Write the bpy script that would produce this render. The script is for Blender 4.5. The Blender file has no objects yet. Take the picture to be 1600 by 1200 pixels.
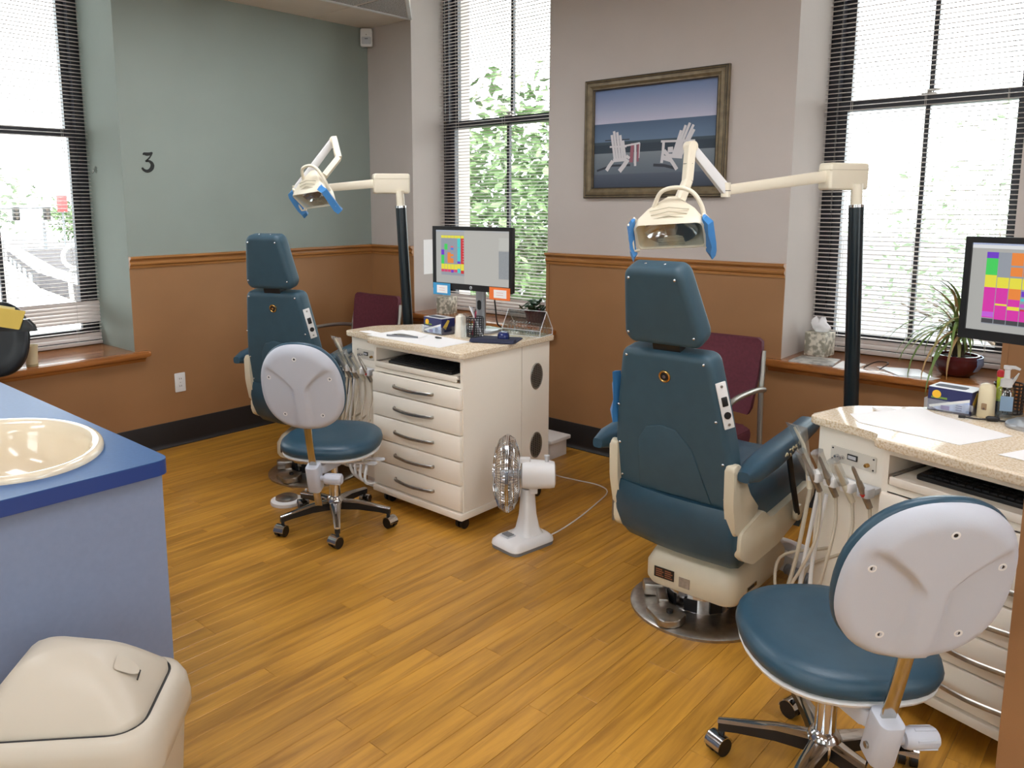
import bpy, bmesh, math, random
from mathutils import Vector, Matrix
random.seed(7)
PI = math.pi
scene = bpy.context.scene
COL = scene.collection
V = Vector

# ------------------------------------------------------------------ camera
YAW, PITCH, ROLL = 0.7509, -0.1513, -0.0048
CAM = V((4.7668, -4.0562, 1.55))
fw = V((-math.sin(YAW)*math.cos(PITCH), math.cos(YAW)*math.cos(PITCH), math.sin(PITCH)))
rt = fw.cross(V((0, 0, 1))).normalized(); up = rt.cross(fw)
rt, up = math.cos(ROLL)*rt + math.sin(ROLL)*up, -math.sin(ROLL)*rt + math.cos(ROLL)*up
cd = bpy.data.cameras.new('camera'); cam = bpy.data.objects.new('camera', cd); COL.objects.link(cam)
cam.matrix_world = Matrix(((rt.x, up.x, -fw.x, CAM.x), (rt.y, up.y, -fw.y, CAM.y), (rt.z, up.z, -fw.z, CAM.z), (0, 0, 0, 1)))
cd.sensor_fit = 'HORIZONTAL'; cd.sensor_width = 36.0; cd.lens = 1232.98*36/1600
cd.shift_x = 75.72/1600; cd.shift_y = -94.28/1600
cd.clip_start = 0.05; cd.clip_end = 500
scene.camera = cam

# ------------------------------------------------------------------ sky, sun, exposure
W = bpy.data.worlds.new('World'); scene.world = W; W.use_nodes = True
bg = W.node_tree.nodes['Background']; bg.inputs[0].default_value = (0.92, 0.97, 1.0, 1); bg.inputs[1].default_value = 4.6
sl = bpy.data.lights.new('sun', 'SUN'); sl.energy = 6.0; sl.angle = 0.01; sl.color = (1.0, 0.96, 0.88)
sun = bpy.data.objects.new('sun', sl); COL.objects.link(sun)
sun.rotation_euler = V((-0.22, 0.26, -0.94)).to_track_quat('-Z', 'Y').to_euler()
vs = scene.view_settings
vs.view_transform = 'Standard'; vs.look = 'None'; vs.exposure = 0.68; vs.gamma = 1.0; vs.use_curve_mapping = False
LAMP = 8.0         # strength of the ceiling troffers' diffusers

# ------------------------------------------------------------------ materials
def lin(c):
    return tuple((x/255/12.92 if x/255 <= 0.04045 else ((x/255+0.055)/1.055)**2.4) for x in c)
MATS = {}
def mat(name, rgb, rough=0.5, metal=0.0, spec=0.5, noise=0, namp=0.08, bump=0.0, bscale=200, coat=0.0, emit=0.0, alpha=None, trans=0.0):
    if name in MATS: return MATS[name]
    m = bpy.data.materials.new(name); m.use_nodes = True; nt = m.node_tree; b = nt.nodes['Principled BSDF']
    c = lin(rgb) + (1,)
    b.inputs['Base Color'].default_value = c; b.inputs['Roughness'].default_value = rough; b.inputs['Metallic'].default_value = metal
    b.inputs['Specular IOR Level'].default_value = spec; b.inputs['Coat Weight'].default_value = coat
    if emit: b.inputs['Emission Color'].default_value = c; b.inputs['Emission Strength'].default_value = emit
    if trans: b.inputs['Transmission Weight'].default_value = trans
    tc = nt.nodes.new('ShaderNodeTexCoord')
    if noise:
        n = nt.nodes.new('ShaderNodeTexNoise'); n.inputs['Scale'].default_value = noise; n.inputs['Detail'].default_value = 6
        nt.links.new(tc.outputs['Object'], n.inputs['Vector'])
        r = nt.nodes.new('ShaderNodeValToRGB'); e = r.color_ramp.elements
        e[0].position = 0.3; e[1].position = 0.7
        e[0].color = tuple(x*(1-namp) for x in c[:3]) + (1,); e[1].color = tuple(min(1, x*(1+namp)) for x in c[:3]) + (1,)
        nt.links.new(n.outputs['Fac'], r.inputs['Fac']); nt.links.new(r.outputs['Color'], b.inputs['Base Color'])
    if bump:
        n2 = nt.nodes.new('ShaderNodeTexNoise'); n2.inputs['Scale'].default_value = bscale; n2.inputs['Detail'].default_value = 3
        nt.links.new(tc.outputs['Object'], n2.inputs['Vector'])
        bp = nt.nodes.new('ShaderNodeBump'); bp.inputs['Strength'].default_value = bump; bp.inputs['Distance'].default_value = 0.002
        nt.links.new(n2.outputs['Fac'], bp.inputs['Height']); nt.links.new(bp.outputs['Normal'], b.inputs['Normal'])
    MATS[name] = m; return m
def wood(name, dark, light, sx, sy, sz, rough=0.4, rnd=0.25, coat=0.0, fine=1.0):
    """grain noise stretched along one axis; every plank object gets its own tone and grain offset"""
    m = bpy.data.materials.new(name); m.use_nodes = True; nt = m.node_tree; b = nt.nodes['Principled BSDF']
    b.inputs['Roughness'].default_value = rough; b.inputs['Coat Weight'].default_value = coat
    N = nt.nodes.new; Lk = nt.links.new
    tc = N('ShaderNodeTexCoord'); oi = N('ShaderNodeObjectInfo'); geo = N('ShaderNodeNewGeometry')
    add = N('ShaderNodeMath'); add.operation = 'ADD'; Lk(oi.outputs['Random'], add.inputs[0]); Lk(geo.outputs['Random Per Island'], add.inputs[1])
    fr = N('ShaderNodeMath'); fr.operation = 'FRACT'; Lk(add.outputs[0], fr.inputs[0])
    mul = N('ShaderNodeMath'); mul.operation = 'MULTIPLY'; mul.inputs[1].default_value = 37.0; Lk(fr.outputs[0], mul.inputs[0])
    mp = N('ShaderNodeMapping'); mp.inputs['Scale'].default_value = (sx, sy, sz); Lk(tc.outputs['Object'], mp.inputs['Vector'])
    cb = N('ShaderNodeCombineXYZ'); [Lk(mul.outputs[0], cb.inputs[i]) for i in range(3)]
    va = N('ShaderNodeVectorMath'); va.operation = 'ADD'; Lk(mp.outputs[0], va.inputs[0]); Lk(cb.outputs[0], va.inputs[1])
    n = N('ShaderNodeTexNoise'); n.inputs['Scale'].default_value = 1.0; n.inputs['Detail'].default_value = 7; n.inputs['Roughness'].default_value = 0.62; n.inputs['Distortion'].default_value = 0.6
    Lk(va.outputs[0], n.inputs['Vector'])
    r = N('ShaderNodeValToRGB'); e = r.color_ramp.elements; e[0].position = 0.32; e[1].position = 0.62
    e[0].color = lin(dark)+(1,); e[1].color = lin(light)+(1,); Lk(n.outputs['Fac'], r.inputs['Fac'])
    hs = N('ShaderNodeHueSaturation'); mr = N('ShaderNodeMapRange'); mr.inputs['To Min'].default_value = 1-rnd; mr.inputs['To Max'].default_value = 1+rnd*0.45
    Lk(fr.outputs[0], mr.inputs['Value']); Lk(mr.outputs[0], hs.inputs['Value']); Lk(r.outputs['Color'], hs.inputs['Color'])
    Lk(hs.outputs['Color'], b.inputs['Base Color'])
    bp = N('ShaderNodeBump'); bp.inputs['Strength'].default_value = 0.12*fine; bp.inputs['Distance'].default_value = 0.002
    Lk(n.outputs['Fac'], bp.inputs['Height']); Lk(bp.outputs['Normal'], b.inputs['Normal'])
    MATS[name] = m; return m
def clear(name, tint=(1, 1, 1), fac=0.07, rough=0.02):
    m = bpy.data.materials.new(name); m.use_nodes = True; nt = m.node_tree
    for n in list(nt.nodes): nt.nodes.remove(n)
    o = nt.nodes.new('ShaderNodeOutputMaterial'); mx = nt.nodes.new('ShaderNodeMixShader'); t = nt.nodes.new('ShaderNodeBsdfTransparent'); g = nt.nodes.new('ShaderNodeBsdfGlossy')
    t.inputs[0].default_value = tint+(1,); g.inputs[0].default_value = (1, 1, 1, 1); g.inputs['Roughness'].default_value = rough; mx.inputs[0].default_value = fac
    nt.links.new(t.outputs[0], mx.inputs[1]); nt.links.new(g.outputs[0], mx.inputs[2]); nt.links.new(mx.outputs[0], o.inputs[0])
    MATS[name] = m; return m
def speckle(name, base, spot, scale, rough=0.3, thr=0.62):
    m = bpy.data.materials.new(name); m.use_nodes = True; nt = m.node_tree; b = nt.nodes['Principled BSDF']; b.inputs['Roughness'].default_value = rough
    tc = nt.nodes.new('ShaderNodeTexCoord'); n = nt.nodes.new('ShaderNodeTexNoise'); n.inputs['Scale'].default_value = scale; n.inputs['Detail'].default_value = 2
    r = nt.nodes.new('ShaderNodeValToRGB'); e = r.color_ramp.elements; e[0].position = thr-0.16; e[1].position = thr; e[0].color = lin(base)+(1,); e[1].color = lin(spot)+(1,)
    nt.links.new(tc.outputs['Object'], n.inputs['Vector']); nt.links.new(n.outputs['Fac'], r.inputs['Fac']); nt.links.new(r.outputs['Color'], b.inputs['Base Color'])
    MATS[name] = m; return m
def vcol(name, emit=0.0, rough=0.6):
    """flat print: colour comes from the 'print' face colours"""
    m = bpy.data.materials.new(name); m.use_nodes = True; nt = m.node_tree; b = nt.nodes['Principled BSDF']; b.inputs['Roughness'].default_value = rough
    a = nt.nodes.new('ShaderNodeAttribute'); a.attribute_name = 'print'
    if emit:
        b.inputs['Base Color'].default_value = (0.01, 0.01, 0.01, 1)
        nt.links.new(a.outputs['Color'], b.inputs['Emission Color']); b.inputs['Emission Strength'].default_value = emit
    else: nt.links.new(a.outputs['Color'], b.inputs['Base Color'])
    MATS[name] = m; return m

M_sage = mat('sage_paint', (143, 152, 144), 0.75, noise=3, namp=0.03, bump=0.25, bscale=420)
M_tan = mat('tan_paint', (188, 178, 171), 0.75, noise=3, namp=0.03, bump=0.25, bscale=420)
M_brown = mat('brown_paint', (152, 109, 69), 0.6, noise=4, namp=0.04, bump=0.2, bscale=420)
M_reveal = mat('reveal_paint', (190, 176, 164), 0.7, noise=3, namp=0.02)
M_base = mat('black_rubber', (30, 25, 24), 0.45)
M_ceil = mat('ceiling_paint', (216, 207, 195), 0.9, noise=5, namp=0.03)
M_tile = speckle('acoustic_tile', (205, 205, 203), (120, 120, 122), 190, 0.9, 0.6)
M_tbar = mat('grid_white', (225, 228, 228), 0.4)
M_rail = wood('oak_trim', (138, 90, 44), (176, 122, 68), 30, 1.2, 30, 0.35, 0.05)
M_railx = wood('oak_trim_x', (138, 90, 44), (176, 122, 68), 1.2, 30, 30, 0.35, 0.05)
M_sill = wood('oak_sill', (140, 84, 40), (182, 116, 60), 4, 1.2, 30, 0.22, 0.05, 0.3)
M_floor = wood('floor_plank', (150, 103, 36), (198, 144, 56), 26, 1.7, 20, 0.29, 0.11, 0.06)
M_frame = mat('window_frame_black', (26, 26, 34), 0.35)
M_glass = clear('window_glass', (0.97, 0.99, 0.98), 0.05)
M_slat = mat('blind_slat', (206, 196, 190), 0.45)
M_cordw = mat('blind_cord', (200, 195, 190), 0.7)
M_teal = mat('teal_vinyl', (40, 72, 90), 0.38, noise=30, namp=0.06, bump=0.15, bscale=500)
M_tealdk = mat('teal_vinyl_back', (50, 78, 92), 0.5, noise=20, namp=0.06, bump=0.2, bscale=600)
M_black = mat('black_plastic', (18, 18, 20), 0.4)
M_dkgreen = mat('dark_post_enamel', (14, 27, 33), 0.28)
M_white = mat('white_plastic', (226, 224, 222), 0.35)
M_shell = mat('shell_plastic', (188, 191, 200), 0.5, bump=0.15, bscale=500)
M_cream = mat('cream_enamel', (232, 222, 200), 0.3)
M_beige = mat('beige_enamel', (206, 196, 172), 0.35, noise=6, namp=0.05)
M_cart = mat('cart_laminate', (246, 238, 224), 0.42)
M_chrome = mat('chrome', (205, 205, 208), 0.12, 1.0)
M_steel = mat('brushed_steel', (170, 165, 158), 0.32, 1.0, noise=40, namp=0.15)
M_brass = mat('brass', (190, 150, 90), 0.25, 1.0)
M_grey = mat('grey_plastic', (120, 122, 126), 0.45)
M_ltgrey = mat('light_grey_plastic', (190, 192, 196), 0.4)
M_silver = mat('silver_paint', (172, 174, 178), 0.3, 0.6)
M_burg = mat('burgundy_fabric', (92, 36, 48), 0.8, noise=60, namp=0.15)
M_pewter = mat('pewter_metal', (168, 164, 156), 0.35, 0.8)
M_counter = mat('blue_laminate', (56, 92, 140), 0.42, spec=0.35, noise=80, namp=0.06)
M_counteredge = mat('blue_laminate_edge', (30, 58, 122), 0.4)
M_cabblue = mat('pale_blue_laminate', (122, 134, 160), 0.5, noise=60, namp=0.03)
M_porc = mat('porcelain', (226, 212, 186), 0.14, coat=0.5)
M_bin = mat('bin_plastic', (188, 178, 161), 0.42)
M_top = speckle('speckled_laminate', (208, 184, 148), (232, 218, 196), 160, 0.12, 0.55)
M_paper = mat('paper', (240, 238, 236), 0.7)
M_clear = clear('clear_acrylic', (0.93, 0.95, 0.95), 0.14, 0.08)
M_film = clear('plastic_film', (0.86, 0.87, 0.86), 0.3, 0.2)
M_blue = mat('blue_film', (70, 140, 205), 0.35)
M_navy = mat('navy_print', (28, 34, 88), 0.4)
M_green = mat('leaf_green', (70, 110, 52), 0.5, noise=20, namp=0.25)
M_yellow = mat('yellow_paper', (226, 196, 96), 0.6)
M_soil = mat('soil', (34, 26, 20), 0.95, noise=40, namp=0.5)
M_potred = mat('dark_red_glaze', (74, 22, 26), 0.2)
M_hose = mat('hose_grey', (196, 184, 164), 0.45)
M_print = vcol('flat_print'); M_screen = vcol('screen_print', 0.55)
M_bronze = mat('frame_bronze', (118, 104, 80), 0.45, 0.25, noise=25, namp=0.25)
M_bronzedk = mat('frame_dark', (56, 50, 46), 0.5)
M_bark = mat('bark', (84, 70, 58), 0.9, noise=12, namp=0.3)
M_floral = speckle('floral_print', (222, 216, 200), (150, 146, 130), 34, 0.5, 0.56)
M_conc = mat('pale_concrete', (190, 190, 192), 0.9, noise=2, namp=0.06)
M_brick = mat('dark_brick', (44, 38, 42), 0.9, noise=8, namp=0.2)

# ------------------------------------------------------------------ mesh building
class MB:
    def __init__(s): s.v = []; s.f = []; s.c = []; s.cur = None
    def add(s, vs, fs):
        o = len(s.v); s.v += [tuple(p) for p in vs]
        for f in fs: s.f.append(tuple(i+o for i in f)); s.c.append(s.cur)
        return s
    def bm(s, bm, M=None):
        bm.verts.index_update()
        vs = [(M @ v.co if M else v.co.copy()) for v in bm.verts]; fs = [[v.index for v in f.verts] for f in bm.faces]
        bm.free(); return s.add(vs, fs)
    def box(s, lo, hi, M=None, bev=0.0, seg=2):
        b = bmesh.new(); bmesh.ops.create_cube(b, size=1.0)
        for v in b.verts: v.co = V([lo[i] + (v.co[i]+0.5)*(hi[i]-lo[i]) for i in range(3)])
        if bev: bmesh.ops.bevel(b, geom=b.edges[:], offset=bev, segments=seg, profile=0.5, affect='EDGES')
        return s.bm(b, M)
    def cyl(s, p0, p1, r0, r1=None, n=16, caps=True, M=None):
        r1 = r0 if r1 is None else r1; p0 = V(p0); p1 = V(p1); d = (p1-p0).normalized()
        a = d.orthogonal().normalized(); b = d.cross(a); vs = []
        for p, r in ((p0, r0), (p1, r1)):
            for i in range(n): t = 2*PI*i/n; vs.append(p + r*(math.cos(t)*a + math.sin(t)*b))
        if M: vs = [M @ v for v in vs]
        fs = [(i, (i+1) % n, n+(i+1) % n, n+i) for i in range(n)]
        if caps: fs += [tuple(reversed(range(n))), tuple(range(n, 2*n))]
        return s.add(vs, fs)
    def tube(s, pts, r, n=8, closed=False, M=None, flat=1.0):
        pts = [V(p) for p in pts]; m = len(pts); rs = r if isinstance(r, (list, tuple)) else [r]*m
        tan = []
        for i in range(m):
            if closed: t = pts[(i+1) % m]-pts[i-1]
            else: t = pts[min(i+1, m-1)]-pts[max(i-1, 0)]
            tan.append(t.normalized())
        a = tan[0].orthogonal().normalized(); vs = []
        if abs(tan[0].z) < 0.95: a = (V((0, 0, 1)) - tan[0]*tan[0].z).normalized()
        for i in range(m):
            a = (a - tan[i]*a.dot(tan[i])).normalized(); b = tan[i].cross(a)
            for k in range(n): t = 2*PI*k/n; vs.append(pts[i] + rs[i]*(math.cos(t)*a*flat + math.sin(t)*b))
        fs = []
        for i in range(m if closed else m-1):
            j = (i+1) % m
            for k in range(n): k2 = (k+1) % n; fs.append((i*n+k, i*n+k2, j*n+k2, j*n+k))
        if not closed: fs += [tuple(reversed(range(n))), tuple(range((m-1)*n, m*n))]
        if M: vs = [M @ v for v in vs]
        return s.add(vs, fs)
    def lathe(s, prof, n=24, M=None, sx=1.0, sy=1.0, caps=True):
        vs = []
        for r, z in prof:
            for i in range(n): t = 2*PI*i/n; vs.append(V((max(r, 1e-4)*math.cos(t)*sx, max(r, 1e-4)*math.sin(t)*sy, z)))
        fs = []; m = len(prof)
        for j in range(m-1):
            for i in range(n): i2 = (i+1) % n; fs.append((j*n+i, j*n+i2, (j+1)*n+i2, (j+1)*n+i))
        if caps and prof[0][0] > 1e-3: fs.append(tuple(reversed(range(n))))
        if caps and prof[-1][0] > 1e-3: fs.append(tuple(range((m-1)*n, m*n)))
        if M: vs = [M @ v for v in vs]
        return s.add(vs, fs)
    def loft(s, rings, caps=True, M=None):
        n = len(rings[0]); vs = [V(p) for r in rings for p in r]; fs = []
        for j in range(len(rings)-1):
            for i in range(n): i2 = (i+1) % n; fs.append((j*n+i, j*n+i2, (j+1)*n+i2, (j+1)*n+i))
        if caps: fs += [tuple(reversed(range(n))), tuple(range((len(rings)-1)*n, len(rings)*n))]
        if M: vs = [M @ v for v in vs]
        return s.add(vs, fs)
    def prism(s, poly, z0, z1, M=None, bev=0.0, seg=2):
        if not bev:
            return s.loft([[(x, y, z0) for x, y in poly], [(x, y, z1) for x, y in poly]], True, M)
        b = bmesh.new(); lo = [b.verts.new((x, y, z0)) for x, y in poly]; hi = [b.verts.new((x, y, z1)) for x, y in poly]
        n = len(poly); b.faces.new(list(reversed(lo))); b.faces.new(hi)
        for i in range(n): b.faces.new((lo[i], lo[(i+1) % n], hi[(i+1) % n], hi[i]))
        ed = [e for e in b.edges if abs(e.verts[0].co.z-e.verts[1].co.z) < 1e-6]
        bmesh.ops.bevel(b, geom=ed, offset=bev, segments=seg, profile=0.5, affect='EDGES')
        return s.bm(b, M)
    def sphere(s, c, r, n=12, m=8, M=None):
        r = (r, r, r) if isinstance(r, (int, float)) else r; c = V(c)
        prof = [(math.sin(PI*j/m), -math.cos(PI*j/m)) for j in range(m+1)]
        vs = []; fs = []
        for a, z in prof:
            for i in range(n): t = 2*PI*i/n; vs.append(c + V((max(a, 1e-4)*math.cos(t)*r[0], max(a, 1e-4)*math.sin(t)*r[1], z*r[2])))
        for j in range(m):
            for i in range(n): i2 = (i+1) % n; fs.append((j*n+i, j*n+i2, (j+1)*n+i2, (j+1)*n+i))
        if M: vs = [M @ v for v in vs]
        return s.add(vs, fs)
    def quad(s, a, b, c, d): return s.add([a, b, c, d], [(0, 1, 2, 3)])
    def ribbon(s, pts, wd, z0, z1, M=None):
        """flat stroke through 2-D points with a width at each point, from depth z0 to z1"""
        P = [V((p[0], p[1])) for p in pts]; n = len(P); ws = wd if isinstance(wd, (list, tuple)) else [wd]*n; L = []; R = []
        for i in range(n):
            t = (P[min(i+1, n-1)]-P[max(i-1, 0)]).normalized(); q = V((-t.y, t.x))
            L.append(P[i]+q*ws[i]/2); R.append(P[i]-q*ws[i]/2)
        for i in range(n-1):
            s.prism([tuple(R[i]), tuple(R[i+1]), tuple(L[i+1]), tuple(L[i])], z0, z1, M)
        return s
    def build(s, name, m, parent=None, smooth=40, loc=None):
        me = bpy.data.meshes.new(name); me.from_pydata(s.v, [], s.f)
        me.materials.append(m)
        if any(c is not None for c in s.c):
            at = me.attributes.new('print', 'FLOAT_COLOR', 'FACE')
            for i, c in enumerate(s.c): at.data[i].color = lin(c or (255, 255, 255))+(1,)
        b = bmesh.new(); b.from_mesh(me); bmesh.ops.recalc_face_normals(b, faces=b.faces[:]); b.to_mesh(me); b.free()
        if smooth:
            for p in me.polygons: p.use_smooth = True
            me.set_sharp_from_angle(angle=math.radians(smooth))
        o = bpy.data.objects.new(name, me); COL.objects.link(o)
        if parent: o.parent = parent
        if loc: o.location = loc
        return o
def rrect(w, h, r, k=5, cx=0, cy=0):
    """rounded rectangle outline, half sizes w and h"""
    out = []
    for sx, sy, a0 in ((1, 1, 0), (-1, 1, PI/2), (-1, -1, PI), (1, -1, 1.5*PI)):
        for i in range(k): a = a0+PI/2*i/(k-1); out.append((cx+sx*(w-r)+r*math.cos(a), cy+sy*(h-r)+r*math.sin(a)))
    return out
def rpoly(pts, r, k=5):
    """polygon with rounded corners"""
    n = len(pts); out = []; rs = r if isinstance(r, (list, tuple)) else [r]*n
    for i in range(n):
        p = V(pts[i]); a = (V(pts[i-1])-p); b = (V(pts[(i+1) % n])-p); d = min(rs[i], a.length*0.49, b.length*0.49)
        if d < 1e-5: out.append(tuple(p)); continue
        A = p+a.normalized()*d; B = p+b.normalized()*d
        for j in range(k): t = j/(k-1); out.append(tuple((1-t)**2*A+2*t*(1-t)*p+t*t*B))
    return out
def inset(poly, d):
    """convex outline moved inwards by d"""
    n = len(poly); out = []; P = [V(p) for p in poly]; c = sum(P, V((0, 0)))/n
    for i in range(n):
        a, b, e = P[i-1], P[i], P[(i+1) % n]; q = []
        for s_, f in ((a, b), (b, e)):
            t = (f-s_).normalized(); nn = V((-t.y, t.x)); nn = nn if nn.dot(c-(s_+f)/2) > 0 else -nn; q.append((s_+nn*d, t))
        (p0, t0), (p1, t1) = q; k = t0.x*t1.y-t0.y*t1.x
        out.append(tuple(p0+t0*(((p1-p0).x*t1.y-(p1-p0).y*t1.x)/k)) if abs(k) > 1e-4 else tuple(p1))
    return out
def cushion(poly, corner, z0, z1, r, M, k=7):
    """upholstered slab: rounded outline, rounded front and back edges"""
    st = [(r*(1-math.sin(a)), r*(1-math.cos(a))) for a in [0, PI/10, PI/5, PI*0.3, PI*0.4, PI/2]]     # (inset, depth)
    rings = [[(x, y, z0+d) for x, y in rpoly(inset(poly, i), max(corner-i*0.5, 0.006), k)] for i, d in st]
    rings += [[(x, y, z1-d) for x, y in rpoly(inset(poly, i), max(corner-i*0.5, 0.006), k)] for i, d in reversed(st)]
    return MB().loft(rings, M=M)
def super_e(w, h, n, k=32):
    out = []
    for i in range(k):
        t = 2*PI*i/k; c, s_ = math.cos(t), math.sin(t)
        out.append((w*math.copysign(abs(c)**(2/n), c), h*math.copysign(abs(s_)**(2/n), s_)))
    return out
def bez(pts, n=16):
    """smooth curve through points (Catmull-Rom)"""
    P = [V(p) for p in pts]; P = [2*P[0]-P[1]]+P+[2*P[-1]-P[-2]]; out = []; segs = len(P)-3; per = max(2, n//segs)
    for i in range(segs):
        a, b, c, d = P[i:i+4]
        for j in range(per):
            t = j/per; out.append(0.5*((2*b)+(c-a)*t+(2*a-5*b+4*c-d)*t*t+(3*b-a-3*c+d)*t**3))
    return out+[P[-2]]
def tag(o, label, cat, group=None, kind=None):
    if label: o['label'] = label
    if cat: o['category'] = cat
    if group: o['group'] = group
    if kind: o['kind'] = kind
    return o
def thing(name, label, cat, loc=(0, 0, 0), rotz=0.0, group=None):
    o = bpy.data.objects.new(name, None); COL.objects.link(o); o.empty_display_size = 0.1
    o.location = loc; o.rotation_euler = (0, 0, rotz); return tag(o, label, cat, group)
def struct(o): o['kind'] = 'structure'; return o
def T(x=0, y=0, z=0): return Matrix.Translation((x, y, z))
def RX(a): return Matrix.Rotation(math.radians(a), 4, 'X')
def RY(a): return Matrix.Rotation(math.radians(a), 4, 'Y')
def RZ(a): return Matrix.Rotation(math.radians(a), 4, 'Z')
def basis(o, x, y, z):
    return Matrix(((x[0], y[0], z[0], o[0]), (x[1], y[1], z[1], o[1]), (x[2], y[2], z[2], o[2]), (0, 0, 0, 1)))
XZ = basis((0, 0, 0), (1, 0, 0), (0, 0, 1), (0, -1, 0))      # 2-D (x, y) drawn upright on a wall facing -y, depth towards the viewer
def text(name, s, size, m, parent, M, extrude=0.0006):
    cu = bpy.data.curves.new(name, 'FONT'); cu.body = s; cu.size = size; cu.extrude = extrude; cu.align_x = 'CENTER'; cu.align_y = 'CENTER'
    t = bpy.data.objects.new(name, cu); COL.objects.link(t); bpy.context.view_layer.update()
    me = bpy.data.meshes.new_from_object(t.evaluated_get(bpy.context.evaluated_depsgraph_get())); bpy.data.objects.remove(t)
    me.transform(M); me.materials.clear(); me.materials.append(m); o = bpy.data.objects.new(name, me); COL.objects.link(o); o.parent = parent; return o

# ================================================================== THE SETTING
A, B, C3, D3 = 0.479, 1.717, 3.23, 4.18      # far-wall window openings
Y1, Y1B = -1.933, -3.02                      # left-wall window opening
ZS, ZS1, ZT, ZC = 0.745, 0.65, 3.42, 2.851   # sills, head of the openings, ceiling
ZR0, ZR1, ZB = 1.165, 1.238, 0.163           # chair rail, baseboard
RX1, RY1 = 8.0, -8.0
TH = 0.62
fl = struct(MB().box((-0.0, RY1, -0.12), (RX1, 0, -0.012)).build('floor', M_brown, smooth=0))
# planks run along y; the ones in view are parts, the rest one part
PW = 0.078; PLM = {}
def plank_mesh(L):
    L = round(L, 2)
    if L not in PLM:
        b = MB().box((0.0004, 0.0004, -0.012), (PW-0.0004, L-0.0004, 0.0), bev=0.0009, seg=1)
        me = bpy.data.meshes.new('plank'); me.from_pydata(b.v, [], b.f); me.materials.append(M_floor); PLM[L] = me
    return PLM[L]
rest = MB(); nrow = int(RX1/PW); x = 2.433-PW*31; npl = 0
x_off = x
for i in range(-1, nrow+2):
    x0 = x_off+i*PW
    if x0 < 0 or x0+PW > RX1: continue
    y = 0.0 - random.choice((0.3, 0.45, 0.6, 0.75, 0.9)); ys = [0.0, y]
    while y > RY1: y -= 0.91; ys.append(max(y, RY1))
    for a_, b_ in zip(ys[:-1], ys[1:]):
        if a_-b_ < 0.02: continue
        if x0 > 0.35 and x0 < 4.25 and a_ > -2.95 and b_ < -0.2 and npl < 300 and not (x0 < 1.2 and a_ < -2.3):
            o = bpy.data.objects.new('plank', plank_mesh(a_-b_)); COL.objects.link(o); o.parent = fl; o.location = (x0, b_, 0); npl += 1
        else: rest.box((x0+0.0004, b_+0.0004, -0.012), (x0+PW-0.0004, a_-0.0004, 0.0))
o = rest.build('plank_field', M_floor, fl, smooth=0); o['kind'] = 'stuff'

m = MB()
for x0, x1 in ((-TH, A), (B, C3), (D3, RX1+TH)): m.box((x0, 0, -0.1), (x1, TH, 3.7))
for x0, x1 in ((A, B), (C3, D3)): m.box((x0, 0, -0.1), (x1, TH, ZS-0.03)); m.box((x0, 0, ZT), (x1, TH, 3.7))
wf = struct(m.build('wall_far', M_tan, smooth=0))
m = MB()
m.box((-TH, Y1, -0.1), (0, 0, 3.7)); m.box((-TH, RY1-TH, -0.1), (0, Y1B, 3.7)); m.box((-TH, Y1B, -0.1), (0, Y1, ZS1-0.03)); m.box((-TH, Y1B, ZT), (0, Y1, 3.7))
wl = struct(m.build('wall_left', M_sage, smooth=0))
# windows added to the unseen walls behind the camera, for extra daylight
ADDED_WIN = ((1.4, 2.9), (4.9, 6.4))
def holed(name, m_, M):
    m = MB(); xs = [0.0]+[v for w in ADDED_WIN for v in w]+[RX1]
    for i in range(0, len(xs), 2): m.box((xs[i], 0, -0.1), (xs[i+1], TH, 3.7), M)
    for a, b in ADDED_WIN: m.box((a, 0, -0.1), (b, TH, 0.85), M); m.box((a, 0, 2.75), (b, TH, 3.7), M)
    return struct(m.build(name, m_, smooth=0))
MBACK = basis((RX1, RY1, 0), (-1, 0, 0), (0, -1, 0), (0, 0, 1)); MRIGHT = basis((RX1, 0, 0), (0, -1, 0), (1, 0, 0), (0, 0, 1))
holed('wall_right', M_tan, MRIGHT); holed('wall_back', M_sage, MBACK)
# brown wainscot panels
for x0, x1, zt in ((0.006, A, ZR0+0.01), (B, C3, ZR0+0.01), (D3, RX1, ZR0+0.01), (A, B, ZS-0.03), (C3, D3, ZS-0.03)):
    MB().box((x0, -0.006, 0), (x1, 0, zt)).build('wainscot_panel', M_brown, wf, smooth=0)
for y0, y1, zt in ((Y1, 0, ZR0+0.01), (Y1B, Y1, ZS1-0.03), (RY1, Y1B, ZR0+0.01)):
    MB().box((0, y0, 0), (0.006, y1, zt)).build('wainscot_panel', M_brown, wl, smooth=0)
for xx in (B, D3): MB().box((xx-0.001, -0.011, 0), (xx+0.022, 0, ZR0+0.01)).build('corner_strip', M_brown, wf, smooth=0)
# partition end at the right edge of the picture
pr_ = struct(MB().box((4.53, -1.95, 0), (6.4, -1.8, 1.22)).build('wall_partition', M_brown, smooth=0))
MB().box((4.515, -1.965, 1.22), (6.4, -1.785, 1.25), bev=0.006).build('cap', M_railx, pr_)
# baseboards, cove profile
def cove(m, p0, p1, nrm):
    p0, p1, n = V(p0), V(p1), V(nrm)
    pr = [(0.006, 0), (0.030, 0), (0.030, 0.004), (0.018, 0.014), (0.014, 0.03), (0.013, ZB-0.006), (0.010, ZB), (0.006, ZB)]
    return m.loft([[p+n*d+V((0, 0, z)) for d, z in pr] for p in (p0, p1)])
struct(cove(MB(), (0, RY1, 0), (0, 0, 0), (1, 0, 0)).build('baseboard_left', M_base))
struct(cove(MB(), (0, 0, 0), (RX1, 0, 0), (0, -1, 0)).build('baseboard_far', M_base))
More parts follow.
